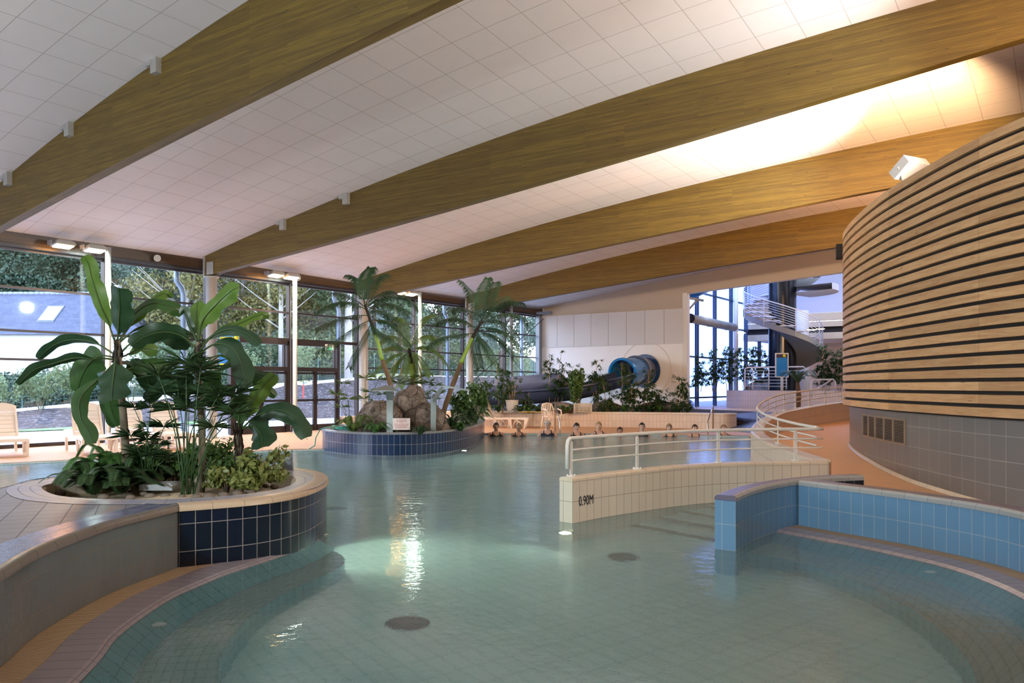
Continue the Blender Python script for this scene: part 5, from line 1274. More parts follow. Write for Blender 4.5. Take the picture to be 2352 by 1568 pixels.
# exit sign, blue notice
o = thing('exit_sign', 'small green and white emergency exit sign above the right hand door', 'sign', (-20.36, 18.45, 2.72))
b = MB(); p = atz(723, 795, 1); p = at(723, 796, 27.0); b.box((-20.35, p.y+.3, 2.78), (.06, .34, .19)); ex_ = b.build('case', M['white'], o)
b = MB(); b.box((-20.31, p.y+.3, 2.74), (.01, .26, .09)); b.build('green_panel', emit('exit_green', '#35b96a', 1.2), o)
b = MB(); yq = p.y+.3; b.box((-20.302, yq-.06, 2.742), (.004, .025, .06)); b.box((-20.302, yq-.02, 2.742), (.004, .06, .012)); b.add([(-20.3, yq+.01, 2.765), (-20.3, yq+.01, 2.72), (-20.3, yq+.05, 2.742)], [(0, 1, 2), (2, 1, 0)]); b.box((-20.302, yq+.09, 2.742), (.004, .03, .07)); b.build('running_man_arrow', emit('exit_white', '#eafff2', 1.5), o)
blue_s = flat('sign_blue', '#2178c8', .45, 0, .03); yel = flat('sign_yellow', '#d7cf2a', .5, 0, .03); whp = flat('sign_white', '#e8ecf0', .5, 0, .02)
o = thing('notice_board', 'blue notice with a yellow speech bubble beside the thick column', 'sign', (-19.6, 14.6, 2.05)); 
c0 = at(527, 806, 22.4); ux = Vector((c_, s_, 0)); nz_ = Vector((s_, -c_, 0))
def plate(b, c, w, h, th=.012):
    q = [c-ux*w/2-Vector((0, 0, h/2)), c+ux*w/2-Vector((0, 0, h/2)), c+ux*w/2+Vector((0, 0, h/2)), c-ux*w/2+Vector((0, 0, h/2))]
    b.add([tuple(p) for p in q]+[tuple(p-nz_*th) for p in q], [(0, 1, 2, 3), (7, 6, 5, 4), (0, 4, 5, 1), (1, 5, 6, 2), (2, 6, 7, 3), (3, 7, 4, 0)])
b = MB(); plate(b, c0, .57, .87); b.build('blue_panel', blue_s, o)
b = MB(); b.tube([tuple(c0-nz_*.03+Vector((0, 0, .2))), (-19.8, 13.9, c0.z+.2)], .02, 6); b.tube([tuple(c0-nz_*.03-Vector((0, 0, .2))), (-19.8, 13.9, c0.z-.2)], .02, 6); b.build('bracket', M['steel'], o)
b = MB(); plate(b, c0+Vector((0, 0, .335))-ux*.08+nz_*.006, .37, .12, .01); q = c0+Vector((0, 0, .29))-ux*.17+nz_*.006; b.add([tuple(q), tuple(q+ux*.05), tuple(q+ux*.01-Vector((0, 0, .06)))], [(0, 1, 2)]); b.lathe(c0+Vector((0, 0, .37))+ux*.2+nz_*.004, [(0, .004), (.075, .003), (.075, 0)], 20, ax=nz_); plate(b, c0-Vector((0, 0, .38))-ux*.02+nz_*.004, .5, .07, .006); b.build('yellow_bubble', yel, o)
text('bubble_text', 'il est interdit', c0+Vector((0, 0, .335))-ux*.08+nz_*.012, .062, ink, o, nz_, ux)
for k, (tx, z, s) in enumerate((('de courir autour des bassins', .2, .028), ('de plonger dans le bassin', .15, .028), ('de manger sur les plages', .1, .028))): text('notice_text', tx, c0+Vector((0, 0, z))-ux*.02+nz_*.012, s, whp, o, nz_, ux)
# corner cable and bracket
b = MB(); b.tube([(-20.0, 31.7, 4.6), (-20.2, 26.4, 1.6), ], .015, 6); b.tube([(-20.1, 28.9, 3.0), (-20.1, 31.6, .9)], .012, 6); tag(b.build('bracing_cable', M['dark']), 'thin crossed bracing cables in the far window corner', 'cable')
b = MB(); b.box((-20.0, 31.6, 4.85), (.9, .3, .12)); b.box((-20.3, 31.75, 2.4), (.2, .25, 4.7)); tag(b.build('corner_post', M['alug']), 'grey metal corner post where the glazing meets the end wall', 'post')
# ------------------------------------------------------------------ water spouts on the island
spm = flat('brushed_stainless', '#848b89', .35, .5, .06, 8)
def spout(px, t, d, label):
    x, y = P(px, t); o = thing('water_spout', label, 'water spout', (x, y, .45), 'stainless water spouts on the island')
    d = Vector(d).normalized(); s = Vector((-d.y, d.x, 0)); B0 = Vector((x, y, .45))
    b = MB(); a = math.atan2(d.y, d.x); b.box(B0+Vector((0, 0, .38)), (.12, .135, .76), a); b.box(B0+Vector((0, 0, .01)), (.2, .2, .02), a); b.build('post', spm, o)
    def slab(sec, nm):
        b = MB(); q = []
        for u, z, w, th in sec: q += [B0+d*u+s*w/2+Vector((0, 0, z+th/2)), B0+d*u-s*w/2+Vector((0, 0, z+th/2)), B0+d*u-s*w/2+Vector((0, 0, z-th/2)), B0+d*u+s*w/2+Vector((0, 0, z-th/2))]
        n = len(sec); fs = [(0, 1, 2, 3), (4*n-1, 4*n-2, 4*n-3, 4*n-4)]+[(4*k+i, 4*k+4+i, 4*k+4+(i+1) % 4, 4*k+(i+1) % 4) for k in range(n-1) for i in range(4)]
        b.add([tuple(p) for p in q], fs); b.build(nm, spm, o)
    slab([(0, .72, .135, .16), (.1, .87, .135, .14), (.2, 1.0, .14, .1), (.23, 1.015, .15, .06)], 'neck')
    slab([(.2, 1.03, .15, .05), (.45, 1.0, .3, .035), (.8, .94, .54, .02)], 'hood')
    return o
spout(896, 17.35, (s_, -c_, 0), 'stainless water spout seen head on, its flared hood glowing orange')
spout(996, 17.9, (c_, s_, 0), 'stainless water spout seen from the side with its hood pointing right')
o = thing('notice', 'small white notice with red writing standing on the island rim', 'sign', tuple(at(922, 986, 17.3)))
c0 = at(922, 973.5, 17.25); b = MB(); plate(b, c0, .37, .25, .01); b.build('plate', flat('notice_pink', '#e6d5cf', .5, 0, .02), o)
red = flat('red_ink', '#b2473d', .6)
for tx, dz, s in (('A.S. - Bassins ludiques', .1, .024), ('LES ENFANTS', .06, .038), ('SONT', .028, .02), ('SOUS LA SURVEILLANCE', -.005, .027), ('ET LA RESPONSABILITE', -.04, .027), ('DE LEURS PARENTS', -.075, .027)): text('notice_text', tx, c0+Vector((0, 0, dz))+nz_*.006, s, red, o, nz_, ux)
c0 = at(1052, 971, 18.9); b = MB(); b.add([tuple(c0-ux*.08), tuple(c0+ux*.1), tuple(c0+ux*.05+Vector((0, 0, .13))+(-nz_)*.05), tuple(c0-ux*.04+Vector((0, 0, .13))-nz_*.05), tuple(c0+ux*.1-nz_*.1), tuple(c0-ux*.08-nz_*.1)], [(0, 1, 2, 3), (4, 5, 3, 2)])
tag(b.build('folded_card', flat('card', '#d9cbc0', .7)), 'small folded card standing at the foot of the leaning palm', 'sign')
b = MB(); p = Vector((-12.95, 17.2, 0)); 
c0 = at(1087, 991, 20.9); b = MB(); d = Vector((-.55, .83, 0)); n_ = Vector((.83, .55, 0))
q = [c0-d*.16-Vector((0, 0, .2)), c0+d*.16-Vector((0, 0, .2)), c0+d*.16+Vector((0, 0, .12)), c0-d*.16+Vector((0, 0, .12))]; q2 = [p-n_*.5 for p in q]
o = thing('depth_plate', 'small dark plate with a blue panel on the right side of the island', 'sign', tuple(c0))
b.add([tuple(p+n_*.03) for p in q]+[tuple(p-n_*.02) for p in q], [(0, 1, 2, 3), (7, 6, 5, 4), (0, 4, 5, 1), (1, 5, 6, 2), (2, 6, 7, 3), (3, 7, 4, 0)]); b.build('dark_plate', M['dark'], o)
b = MB(); q = [c0-d*.12-Vector((0, 0, .16)), c0+d*.12-Vector((0, 0, .16)), c0+d*.12-Vector((0, 0, .02)), c0-d*.12-Vector((0, 0, .02))]; b.add([tuple(p+n_*.034) for p in q], [(0, 1, 2, 3)]); b.build('blue_panel', blue_s, o)
# green hose
o = thing('garden_hose', 'coiled green hose on the left end of the island, one end hanging to the deck', 'hose', tuple(at(780, 982, 18.2))); hs = flat('green_hose', '#2f8f7d', .5)
p = at(788, 981, 18.0); b = MB(); pts = []
for k in range(70): a = k*.55; pts.append((p.x+(.26+.05*math.sin(k*1.7))*math.cos(a)*1.2, p.y+(.1+.03*math.cos(k*2.3))*math.sin(a), .53+.02*math.sin(k*1.1)+k*.0008))
e = at(752, 985, 18.6); pts += [(e.x, e.y, .54), (e.x-.12, e.y-.1, .5), (e.x-.2, e.y-.17, .3), (e.x-.2, e.y-.2, .12), (e.x-.3, e.y-.28, .04)]
b.tube(pts, .012, 6); b.build('hose', hs, o)
# ------------------------------------------------------------------ sun loungers
plas = flat('white_plastic', '#e9d9c8', .4, 0, .02, 3)
def make_lounger(label, group):
    o = thing('sun_lounger', label, 'sun lounger', (0, 0, 0), group)
    for sy in (-1, 1):
        b = MB(); q = [(-.95, .31), (-.95, .36), (.98, .36), (1.0, .33), (.98, .29), (.6, .31), (-.9, .29)]
        n = len(q); b.add([(x, sy*.33-.02, z) for x, z in q]+[(x, sy*.33+.02, z) for x, z in q], [tuple(range(n)), tuple(reversed(range(n, 2*n)))]+[(i, n+i, n+(i+1) % n, (i+1) % n) for i in range(n)]); b.build('side_rail', plas, o)
        for x0, x1 in ((.95, .86), (.36, .42), (-.9, -.84)):
            b = MB(); hw = .05; b.add([(x0-hw*1.5, sy*.33-.025, .32), (x0+hw, sy*.33-.025, .32), (x1+hw*.6, sy*.33-.025, 0), (x1-hw*.6, sy*.33-.025, 0), (x0-hw*1.5, sy*.33+.025, .32), (x0+hw, sy*.33+.025, .32), (x1+hw*.6, sy*.33+.025, 0), (x1-hw*.6, sy*.33+.025, 0)],
                [(0, 1, 2, 3), (7, 6, 5, 4), (0, 4, 5, 1), (1, 5, 6, 2), (2, 6, 7, 3), (3, 7, 4, 0)]); b.build('leg', plas, o)
        b = MB(); arc = [(.80-.0, sy*.33, .04), (.72, sy*.33, .2), (.58, sy*.33, .29)]; b.tube(arc, .022, 6); b.tube([(.46, sy*.33, .06), (.52, sy*.33, .22), (.62, sy*.33, .29)], .018, 6); b.build('brace', plas, o)
    b = MB()
    for k in range(9): b.box((-.12+k*.125, 0, .365), (.105, .64, .018))
    b.box((.99, 0, .34), (.05, .66, .06)); b.build('seat', plas, o)
    b = MB(); base = Vector((-.2, 0, .37)); dr_ = Vector((-.42, 0, .9)).normalized(); nn = Vector((.9, 0, .42)).normalized(); 
    def bk(u, v): w = .31-.012*(u/.8); cv = .05*math.sin(min(u/.8, 1)*PI*.9); return base+dr_*u+Vector((0, v*w, 0))-nn*cv
    def strip(u0, u1, v0=-1, v1=1, arch=0):
        n0 = len(b.v)
        for dn in (0, .02):
            for u in (u0, u1):
                for k in range(7): v = lerp(v0, v1, k/6); uu = u+(arch*(1-v*v) if u == u1 else 0); b.v.append(tuple(bk(uu, v)-nn*dn))
        for k in range(6): 
            b.face((n0+k, n0+k+1, n0+8+k, n0+7+k)); b.face((n0+14+k, n0+21+k, n0+22+k, n0+15+k)); b.face((n0+k, n0+14+k, n0+15+k, n0+k+1)); b.face((n0+7+k, n0+8+k, n0+22+k, n0+21+k))
    us = [0, .1, .2, .3, .4, .5]
    for u in us: strip(u+.014, u+.1)
    strip(.614, .74, arch=.07); strip(0, .74, -1, -.86); strip(0, .74, .86, 1); b.build('backrest', plas, o)
    return o
lg0 = make_lounger('white slatted sun lounger cut by the left edge of the photo', 'sun loungers by the left windows')
def place(o, x, y, rz, label=None, group=None, z=.02):
    o.location = (x, y, z); o.rotation_euler = (0, 0, rz)
    if label: o['label'] = label
    if group: o['group'] = group
fd = math.atan2(c_*0+.62*s_-.78*c_, .62*c_+.78*s_)
specs = [(8, 17.4, 'white slatted sun lounger cut by the left edge of the photo'), (208, 18.0, 'white sun lounger behind the hanging banana leaf'), (305, 18.6, 'white sun lounger just right of the tall banana trunk'), (388, 19.4, 'white sun lounger behind the umbrella sedge stems')]
for i, (px, t, lb) in enumerate(specs):
    o = lg0 if i == 0 else copy_tree(lg0); x, y = P(px, t); place(o, x, y, fd, lb)
o = copy_tree(lg0); x, y = P(1150, 28.2); place(o, x, y, math.atan2(s_, c_)-.12, 'white sun lounger with raised back behind the two leftmost bathers', 'sun loungers by the long bed')
o = copy_tree(lg0); x, y = P(1098, 28.4); place(o, x, y+.6, math.atan2(s_, c_)-.3, 'white sun lounger mostly hidden behind the tip of the island', 'sun loungers by the long bed')
# monobloc armchair
o = thing('plastic_armchair', 'white plastic armchair behind the grey haired bather', 'chair', (0, 0, 0))
b = MB(); b.box((0, 0, .43), (.44, .44, .025)); b.box((.21, 0, .41), (.03, .44, .05)); b.build('seat', plas, o)
for sx in (-1, 1):
    for sy in (-1, 1):
        b = MB(); b.tube([(sx*.2, sy*.2, .43), (sx*.25, sy*.25, 0)], [.03, .02], 6); b.build('leg', plas, o)
b = MB(); b.tube([(-.2, -.22, .43), (-.25, -.22, .7), (-.28, -.18, .84), (-.29, 0, .88), (-.28, .18, .84), (-.25, .22, .7), (-.2, .22, .43)], .02, 8)
for k in range(5): b.box((-.25, -.14+k*.07, .64), (.015, .035, .44), R3=Euler((0, math.radians(-10), 0)).to_matrix())
b.build('backrest', plas, o)
for sy in (-1, 1):
    b = MB(); b.tube([(-.25, sy*.22, .66), (0, sy*.27, .68), (.2, sy*.27, .64), (.24, sy*.26, .5), (.22, sy*.23, .42)], .022, 8); b.build('armrest', plas, o)
x, y = P(1266, 27.4); place(o, x, y, math.atan2(-c_, s_)+.5)
# towel on the chair
for k, (px, lb) in enumerate(((1275, 'chrome pool handrail beside the plastic armchair'), (1628, 'chrome pool handrail at the right end of the row of bathers'))):
    o = thing('pool_handrail', lb, 'handrail', (*P(px, 25.4), .02), 'chrome pool handrails'); chrome = flat('chrome', '#c9c9c6', .15, .95, .02)
    A = Vector((*P(px, 25.6), .02)); Bv = Vector((*P(px+11, 24.5), 0)); f = MB()
    if k: Bv = Vector((*P(px-2, 24.4), 0)); A = Vector((*P(px+10, 25.6), .02))
    f.tube([A, A+Vector((0, 0, .78)), A+Vector((0, 0, .84))+(Bv-A)*.06, lerp(A, Bv, .55)+Vector((0, 0, .62)), Bv+Vector((0, 0, .40)), Bv+Vector((0, 0, -.3))], .022, 10); f.build('tube', chrome, o)
    f = MB(); f.lathe(A, [(0, .02), (.05, .02), (.05, 0)], 14); f.build('flange', chrome, o)
# crate, bottle
o = thing('crate', 'grey slatted plastic crate on the edge of the long bed', 'crate', tuple(atz(1339, 946, .56)))
p = atz(1339, 946, .56); cm = flat('crate_grey', '#b9b0a0', .6); az = math.atan2(s_, c_)
b = MB(); W, Dp, Hh = .64, .42, .30
def lb_(dx, dy, dz, s): q = p+ux*dx+Vector((-s_, c_, 0))*dy+Vector((0, 0, dz)); b.box((q.x, q.y, q.z), s, az)
lb_(0, .2, .01, (W, Dp, .02))
for sx in (-1, 1):
    for sy in (0, .4): lb_(sx*(W/2-.02), sy, Hh/2, (.04, .03, Hh))
for z in (.02, .07, .115, .16, .205, .25, .29): lb_(0, 0, z, (W, .018, .026)); lb_(0, .4, z, (W, .018, .026)); lb_(-W/2+.01, .2, z, (.018, Dp, .026)); lb_(W/2-.01, .2, z, (.018, Dp, .026))
for dx in (-.15, 0, .15): lb_(dx, 0, Hh/2, (.02, .024, Hh))
b.build('slatted_box', cm, o)
o = thing('water_bottle', 'clear plastic water bottle standing on the bed edge', 'bottle', tuple(atz(1250.5, 946, .56))); p = atz(1250.5, 946, .56)
b = MB(); b.lathe(p, [(0, 0), (.04, 0), (.043, .02), (.043, .2), (.03, .25), (.015, .28), (.015, .29)], 14); t_ = NT('bottle_plastic'); t_.bsdf(i_Roughness=.08); t_.b.inputs['Transmission Weight'].default_value = .85; t_.b.inputs['Base Color'].default_value = (.85, .92, .97, 1); b.build('body', t_.mat, o)
b = MB(); b.lathe(p+Vector((0, 0, .29)), [(.017, 0), (.017, .02), (0, .02)], 12); b.build('cap', blue_s, o)
b = MB(); a0, a1 = atz(1190, 945.5, .57), atz(1248, 946, .57); b.tube([a0, a0.lerp(a1, .5)+Vector((0, 0, .01)), a1], .014, 6); tag(b.build('yellow_hose', flat('yellow_rubber', '#c9b02c', .6)), 'thin yellow hose lying along the bed edge between pot and bottle', 'hose')
# ------------------------------------------------------------------ the slide
slm = flat('slide_shell', '#414b68', .3, 0, .05, 2); sli = flat('slide_inside', '#6e7692', .25, 0, .05, 2); slb = flat('slide_blue', '#1873b8', .25, 0, .05, 2)
o = thing('water_slide', 'slate blue water slide leaving the wall and running left behind the planting bed', 'slide', (*P(1300, 30.8), .5))
SP = [(1118, 31.3, 1.22), (1150, 31.2, 1.24), (1200, 31.1, 1.28), (1260, 31.0, 1.36), (1310, 31.0, 1.44), (1360, 31.2, 1.6), (1402, 31.7, 1.82), (1438, 32.6, 2.02), (1462, 33.7, 2.12), (1480, 34.9, 2.16)]
SPp = spline([(*P(px, t), z) for px, t, z in SP], 8)
def uprof(rad, a0, a1, n, hb=0):
    q = []
    for k in range(n+1): a = lerp(a0, a1, k/n); q.append((rad*math.sin(a), -rad*math.cos(a)))
    return q
def sweep3(path, profs, name, mat, closed=False, parent=o, flip=False):
    b = MB(); K = len(profs[0]); N = len(path)
    for i, p in enumerate(path):
        a, c = path[max(i-1, 0)], path[min(i+1, N-1)]; dx, dy = c[0]-a[0], c[1]-a[1]; l = math.hypot(dx, dy); nx, ny = -dy/l, dx/l
        for o_, z in profs[i]: b.v.append((p[0]+nx*o_, p[1]+ny*o_, p[2]+z))
    for i in range(N-1):
        for k in range(K-1 if not closed else K):
            l = (k+1) % K; f = (i*K+k, (i+1)*K+k, (i+1)*K+l, i*K+l); b.face(f if not flip else f[::-1], None, 0, True)
    return b.build(name, mat, parent)
n = len(SPp); k0 = int(n*.78)
outer = uprof(.52, -PI/2, PI/2, 14); inner = uprof(.49, PI/2, -PI/2, 14)
sec = [(-.6, -.03), (-.6, .03)]+[(-.49, .03)]+[(x, z) for x, z in inner[::-1]]+[(.49, .03), (.6, .03), (.6, -.03)]+outer[::-1]+[(-.52, -.03)]
sweep3(SPp[:k0+2], [sec]*(k0+2), 'chute', slm)
hw = []
for i in range(int(n*.47)): s = i/(n*.47); h = .55*min(1, (1-s)*6); hw.append([(.52, .03), (.50, .03+h), (.42, .05+h), (.47, .03)])
sweep3(SPp[:int(n*.47)], hw, 'splash_guard', sli, closed=True)
full = uprof(.56, -PI, PI, 26)[:-1]; full2 = uprof(.53, PI, -PI, 26)[:-1]
sweep3(SPp[k0-2:k0+8], [full]*10, 'blue_tube', slb, closed=True); sweep3(SPp[k0+6:], [full]*(n-k0-6), 'grey_tube', sli, closed=True)
for idx, mat in ((k0-2, slb), (k0+7, slm)):
    p = Vector(SPp[idx]); d = (Vector(SPp[idx+1])-Vector(SPp[idx-1])).normalized(); b = MB(); b.lathe(p, [(.55, -.04), (.64, -.04), (.64, .04), (.55, .04)], 28, ax=d, sm=False); 
    for k in range(20): a = 2*PI*k/20; Q = Vector((0, 0, 1)).rotation_difference(d).to_matrix(); b.ell(p+Q @ Vector((.61*math.cos(a), .61*math.sin(a), -.045)), (.014,)*3, 6, 4)
    b.build('tube_flange', mat, o)
b = MB(); p = Vector((*P(1479, 33.0), 2.12)); yq = 31.9; x_ = -14.98; b.lathe((x_, 31.92, 2.13), [(.55, 0), (.72, 0), (.72, .05), (.56, .05)], 32, ax=(0, -1, 0), sm=False)
for k in range(22): a = 2*PI*k/22; b.ell((x_+.67*math.cos(a), 31.86, 2.13+.67*math.sin(a)), (.018,)*3, 6, 4)
b.build('wall_flange', flat('flange_blue', '#1c3f72', .3), o)
b = MB(); b.lathe((x_, 31.985, 2.2), [(1.16, 0), (1.175, 0), (1.175, .006), (1.16, .006)], 48, ax=(0, -1, 0)); tag(b.build('trim_5', M['wallb']), kind='structure')
for px, t, z in ((1180, 31.1, 1.0), (1330, 30.9, 1.15)):
    b = MB(); x, y = P(px, t); b.tube([(x, y, .5), (x, y, z-.2)], .06, 10); b.build('support_leg', M['steel'], o)
# ------------------------------------------------------------------ the back hall beyond the opening
b = MB()
for k in range(8):
    y = 33.0+k*2.45
    b.box((-15, y, 4.5), (.18, .12, 9)) if k else None
for z in (.9, 2.9, 4.6, 6.1, 7.6): b.box((-15, 41.7, z), (.1, 18.6, .08))
fr = tag(b.build('window_20', flat('blue_alu', '#3c4a63', .4, .3)), 'tall blue tinted glazing of the back hall', kind='structure')
t_ = NT('blue_glass'); tr = t_.add('BsdfTransparent'); tr.inputs[0].default_value = (.42, .55, .86, 1); gl = t_.add('BsdfGlossy'); gl.inputs['Roughness'].default_value = .03; lw = t_.add('LayerWeight'); n_ = t_.noise(t_.coord('Object'), 1, 1)
mx = t_.add('MixShader'); t_.link(t_.math('MULTIPLY_ADD', t_.math('POWER', lw.outputs['Facing'], 5), .9, t_.math('MULTIPLY_ADD', n_, .02, .06)), mx.inputs[0]); t_.link(tr.outputs[0], mx.inputs[1]); t_.link(gl.outputs[0], mx.inputs[2]); t_.link(mx.outputs[0], t_.out.inputs[0])
b = MB()
for k in range(7): y = 33.0+k*2.45; b.box((-15, y+1.22, 4.5), (.01, 2.3, 9))
b.build('pane', t_.mat, fr)
x, y = P(1690, 43.6); b = MB(); b.tube([(x, y, .4), (x, y, 9)], .13, 14); tag(b.build('white_pole', M['white']), 'slim white round column in the back hall left of the spiral stair', 'column')
x, y = P(1843, 43.2); b = MB(); b.tube([(x, y, .4), (x, y, 5.5)], .33, 18); tag(b.build('white_pole', M['white']), 'stout white round column right of the spiral stair', 'column')
o = thing('air_duct', 'silver round air duct crossing the blue glazing', 'duct', (-14.4, 40, 4.8)); p0 = at(1586, 731, 38.0); p1 = at(1686, 752, 43.0); b = MB(); b.tube([tuple(p0), tuple(p1)], .21, 18)
for k in range(1, 5): q = p0.lerp(p1, k/5); b.lathe(q, [(.21, -.02), (.225, -.01), (.225, .01), (.21, .02)], 18, ax=(p1-p0).normalized())
b.build('pipe', M['steel'], o)
b = MB(); b.lathe(p0, [(.22, 0), (.23, -.05), (.05, -.05), (0, -.04)], 18, ax=(p1-p0).normalized()); b.build('end_cap', M['dark'], o)
b = MB(); b.box((-6, 46.2, 7.6), (18.5, .3, 4.2)); tag(b.build('wall_back', flat('back_wall_white', '#bcbfd0', .8, 0, .02)), kind='structure')
b = MB(); b.box((-6, 45.95, 5.25), (18.5, .3, .42)); b.box((-6, 45.9, 4.85), (18.5, .3, .3)); b.box((-6, 45.9, 4.2), (18.5, .6, .34)); tag(b.build('trim_6', flat('pale_timber', '#cdbb9e', .6, 0, .05, 5)), 'pale horizontal boards on the gallery edge', kind='structure')
b = MB(); b.box((-6.5, 35.5, 9.3), (18, 6.5, .2)); b.box((-6.5, 44.5, 9.3), (18, 4, .2)); tag(b.build('ceiling_back_hall', M['wallw']), kind='structure')
b = MB(); b.box((-6, 46.1, 4.55), (18.5, .4, .3)); tag(b.build('trim_7', M['dark']), kind='structure')
b = MB(); b.box((-6, 49, 4.2), (18.5, 6, .2)); tag(b.build('ceiling_gallery', M['wallw']), kind='structure')
b = MB(); b.box((-6, 52, 2.4), (18.5, .2, 4.8)); tag(b.build('wall_back_lower', M['wallb']), kind='structure')
b = MB(); b.box((2, 42, 4.8), (.2, 20, 9.6)); tag(b.build('wall_back_side', M['wallw']), kind='structure')
for k, (px, py) in enumerate(((1703, 764), (1864, 757), (1884, 755))):
    p = atz(px, py, 4.09); b = MB(); b.lathe((p.x, min(p.y, 51), 4.09), [(0, -.02), (.17, -.02), (.2, 0)], 20)
    tag(b.build('downlight', emit('downlight_warm', '#ffd9a0', 9)), ['round warm downlight left of the spiral stair', 'round warm downlight just right of the white column', 'round warm downlight near the rotunda edge'][k], 'downlight', 'downlights under the gallery')
# spiral stair
S0 = Vector((*P(1797, 40), 0)); rt = Vector((c_, s_, 0)); fw = Vector((s_, -c_, 0))
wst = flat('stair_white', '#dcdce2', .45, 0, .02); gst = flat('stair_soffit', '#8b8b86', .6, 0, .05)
o = thing('spiral_stair', 'white spiral stair winding round a thick black column', 'stair', (S0.x, S0.y, .45))
def sp_(phi, r, z): a = math.radians(phi); q = S0+(fw*math.cos(a)+rt*math.sin(a))*r; return (q.x, q.y, z)
def zp(phi): return 4.1-phi/90*1.02
b = MB(); b.lathe((S0.x, S0.y, .45), [(.66, 0), (.66, 9)], 40)
for z in (2.2, 5.2, 6.7): b.lathe((S0.x, S0.y, z), [(.66, 0), (.668, .01), (.668, .03), (.66, .04)], 40)
cb = b.build('black_column', flat('black_steel', '#15161a', .22, .1), o)
ph = -270
while ph < 262:
    z = zp(ph); b = MB(); a = [sp_(ph, .6, z), sp_(ph, 1.85, z), sp_(ph+12, 1.85, z), sp_(ph+23, 1.85, z), sp_(ph+23, .6, z)]; q = [(x, y, zz-.05) for x, y, zz in a]; q2 = [(x, y, zz-.26) for x, y, zz in a[:2]]
    b.add(a+q+q2, [(0, 1, 2, 3, 4), (9, 8, 7, 6, 5), (0, 5, 6, 1), (1, 6, 7, 2), (2, 7, 8, 3), (3, 8, 9, 4), (5, 10, 11, 6)]); b.build('tread', wst, o); ph += 22.5
b = MB(); n0 = 0; K = 68
for k in range(K+1):
    ph = -270+k*(532/K); z = zp(ph)
    b.v += [sp_(ph, .6, z-.42), sp_(ph, 1.85, z-.3), sp_(ph, 1.88, z-.3), sp_(ph, 1.88, z-.02), sp_(ph, 1.85, z-.02)]
for k in range(K):
    for q in range(4): a = k*5+q; b.face((a, a+5, a+6, a+1), None, 0, q == 0)
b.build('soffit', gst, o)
b = MB(); b.tube([sp_(ph, 1.88, zp(ph)+1.0) for ph in range(-270, 264, 6)], .03, 8); b.build('handrail', wst, o)
for j in range(8):
    b = MB(); b.tube([sp_(ph, 1.88, zp(ph)+.1+j*.112) for ph in range(-270, 264, 6)], .012, 5); b.build('rail_wire', wst, o)
for ph in range(-270, 264, 45): b = MB(); b.tube([sp_(ph, 1.88, zp(ph)-.25), sp_(ph, 1.88, zp(ph)+1.0)], .022, 6); b.build('baluster', wst, o)
b = MB(); q = [sp_(a, r_, 6.35) for r_ in (.6, 2.6) for a in range(40, 131, 10)]
n = 10; b.add(q+[(x, y, z-.3) for x, y, z in q], [(i, i+1, n+i+1, n+i) for i in range(n-1)]+[(2*n+n+i, 2*n+n+i+1, 2*n+i+1, 2*n+i) for i in range(n-1)]+[(n+i, n+i+1, 3*n+i+1, 3*n+i) for i in range(n-1)]); b.build('landing', M['wallw'], o)
# guard rail with poster
def guard(pts, zt, bars, label, t, name='guard_rail'):
    o = thing(name, label, 'railing', tuple(at(pts[0][0], pts[0][1], t)), 'white guard rails by the spiral stair'); tp = [at(x, y, t) for x, y in pts]
    b = MB(); b.tube([tuple(p) for p in tp], .03, 8); b.build('handrail', wst, o); return o, tp
o, tp = guard([(1711, 893), (1711, 847), (1716, 844), (1765, 843), (1845, 842), (1850, 846), (1850, 863)], 0, 6, 'white guard rail with horizontal bars in front of the black column', 36.6)
for k in range(6):
    b = MB(); y_ = 851+k*7.2; b.tube([tuple(at(1711, y_, 36.6)), tuple(at(1849 if k < 2 else 1808, y_, 36.6))], .013, 6); b.build('bar', wst, o)
for px in (1729, 1766, 1806): b = MB(); b.tube([tuple(at(px, 843, 36.6)), tuple(at(px, 894, 36.6))], .024, 6); b.build('post', wst, o)
o, tp = guard([(1864, 912), (1864, 876), (1870, 872), (1914, 871), (1919, 877), (1919, 900)], 0, 0, 'white tube rail half hidden behind the walkway railing', 30.5)
b = MB(); b.tube([tuple(at(1868, 905, 30.5)), tuple(at(1872, 896, 30.5)), tuple(at(1910, 872, 30.5))], .026, 6); b.build('diagonal_tube', wst, o)
o = thing('poster_stand', 'framed blue poster with a yellow spot on a post before the black column', 'poster', tuple(at(1796, 895, 36.2)))
c0 = at(1796, 838.5, 36.3); b = MB(); plate(b, c0, .6, 1.1, .05); b.build('frame', M['white'], o)
b = MB(); plate(b, c0+nz_*.006-Vector((0, 0, .05)), .5, .9, .005); b.build('poster', flat('poster_blue', '#2a8ad0', .35, 0, .08, 1), o)
b = MB(); plate(b, c0+nz_*.008+Vector((0, 0, .42)), .5, .16, .005); b.build('dark_header', flat('poster_maroon', '#4a3a4d', .4), o)
b = MB(); b.lathe(c0+nz_*.016+Vector((0, 0, .43))+ux*.1, [(0, .003), (.07, .002)], 18, ax=nz_); b.build('yellow_spot', yel, o)
b = MB(); b.tube([tuple(at(1796, 862, 36.35)), tuple(at(1796, 896, 36.35))], .06, 8); b.build('post', M['white'], o)
# blue flume and steel bracket high beyond the opening
o = thing('blue_flume', 'piece of a bright blue flume with a steel bracket high behind the opening', 'slide', tuple(at(1600, 690, 36)))
b = MB(); b.tube([tuple(at(1560, 676, 36)), tuple(at(1600, 664, 36.5)), tuple(at(1628, 652, 37.5))], .34, 20); b.build('flume', slb, o)
b = MB(); b.tube([tuple(at(1575, 683, 35.2)), tuple(at(1616, 690, 35.2))], .06, 6); b.tube([tuple(at(1577, 716, 35.2)), tuple(at(1604, 686, 35.2))], .05, 6); b.build('bracket', M['steel'], o)
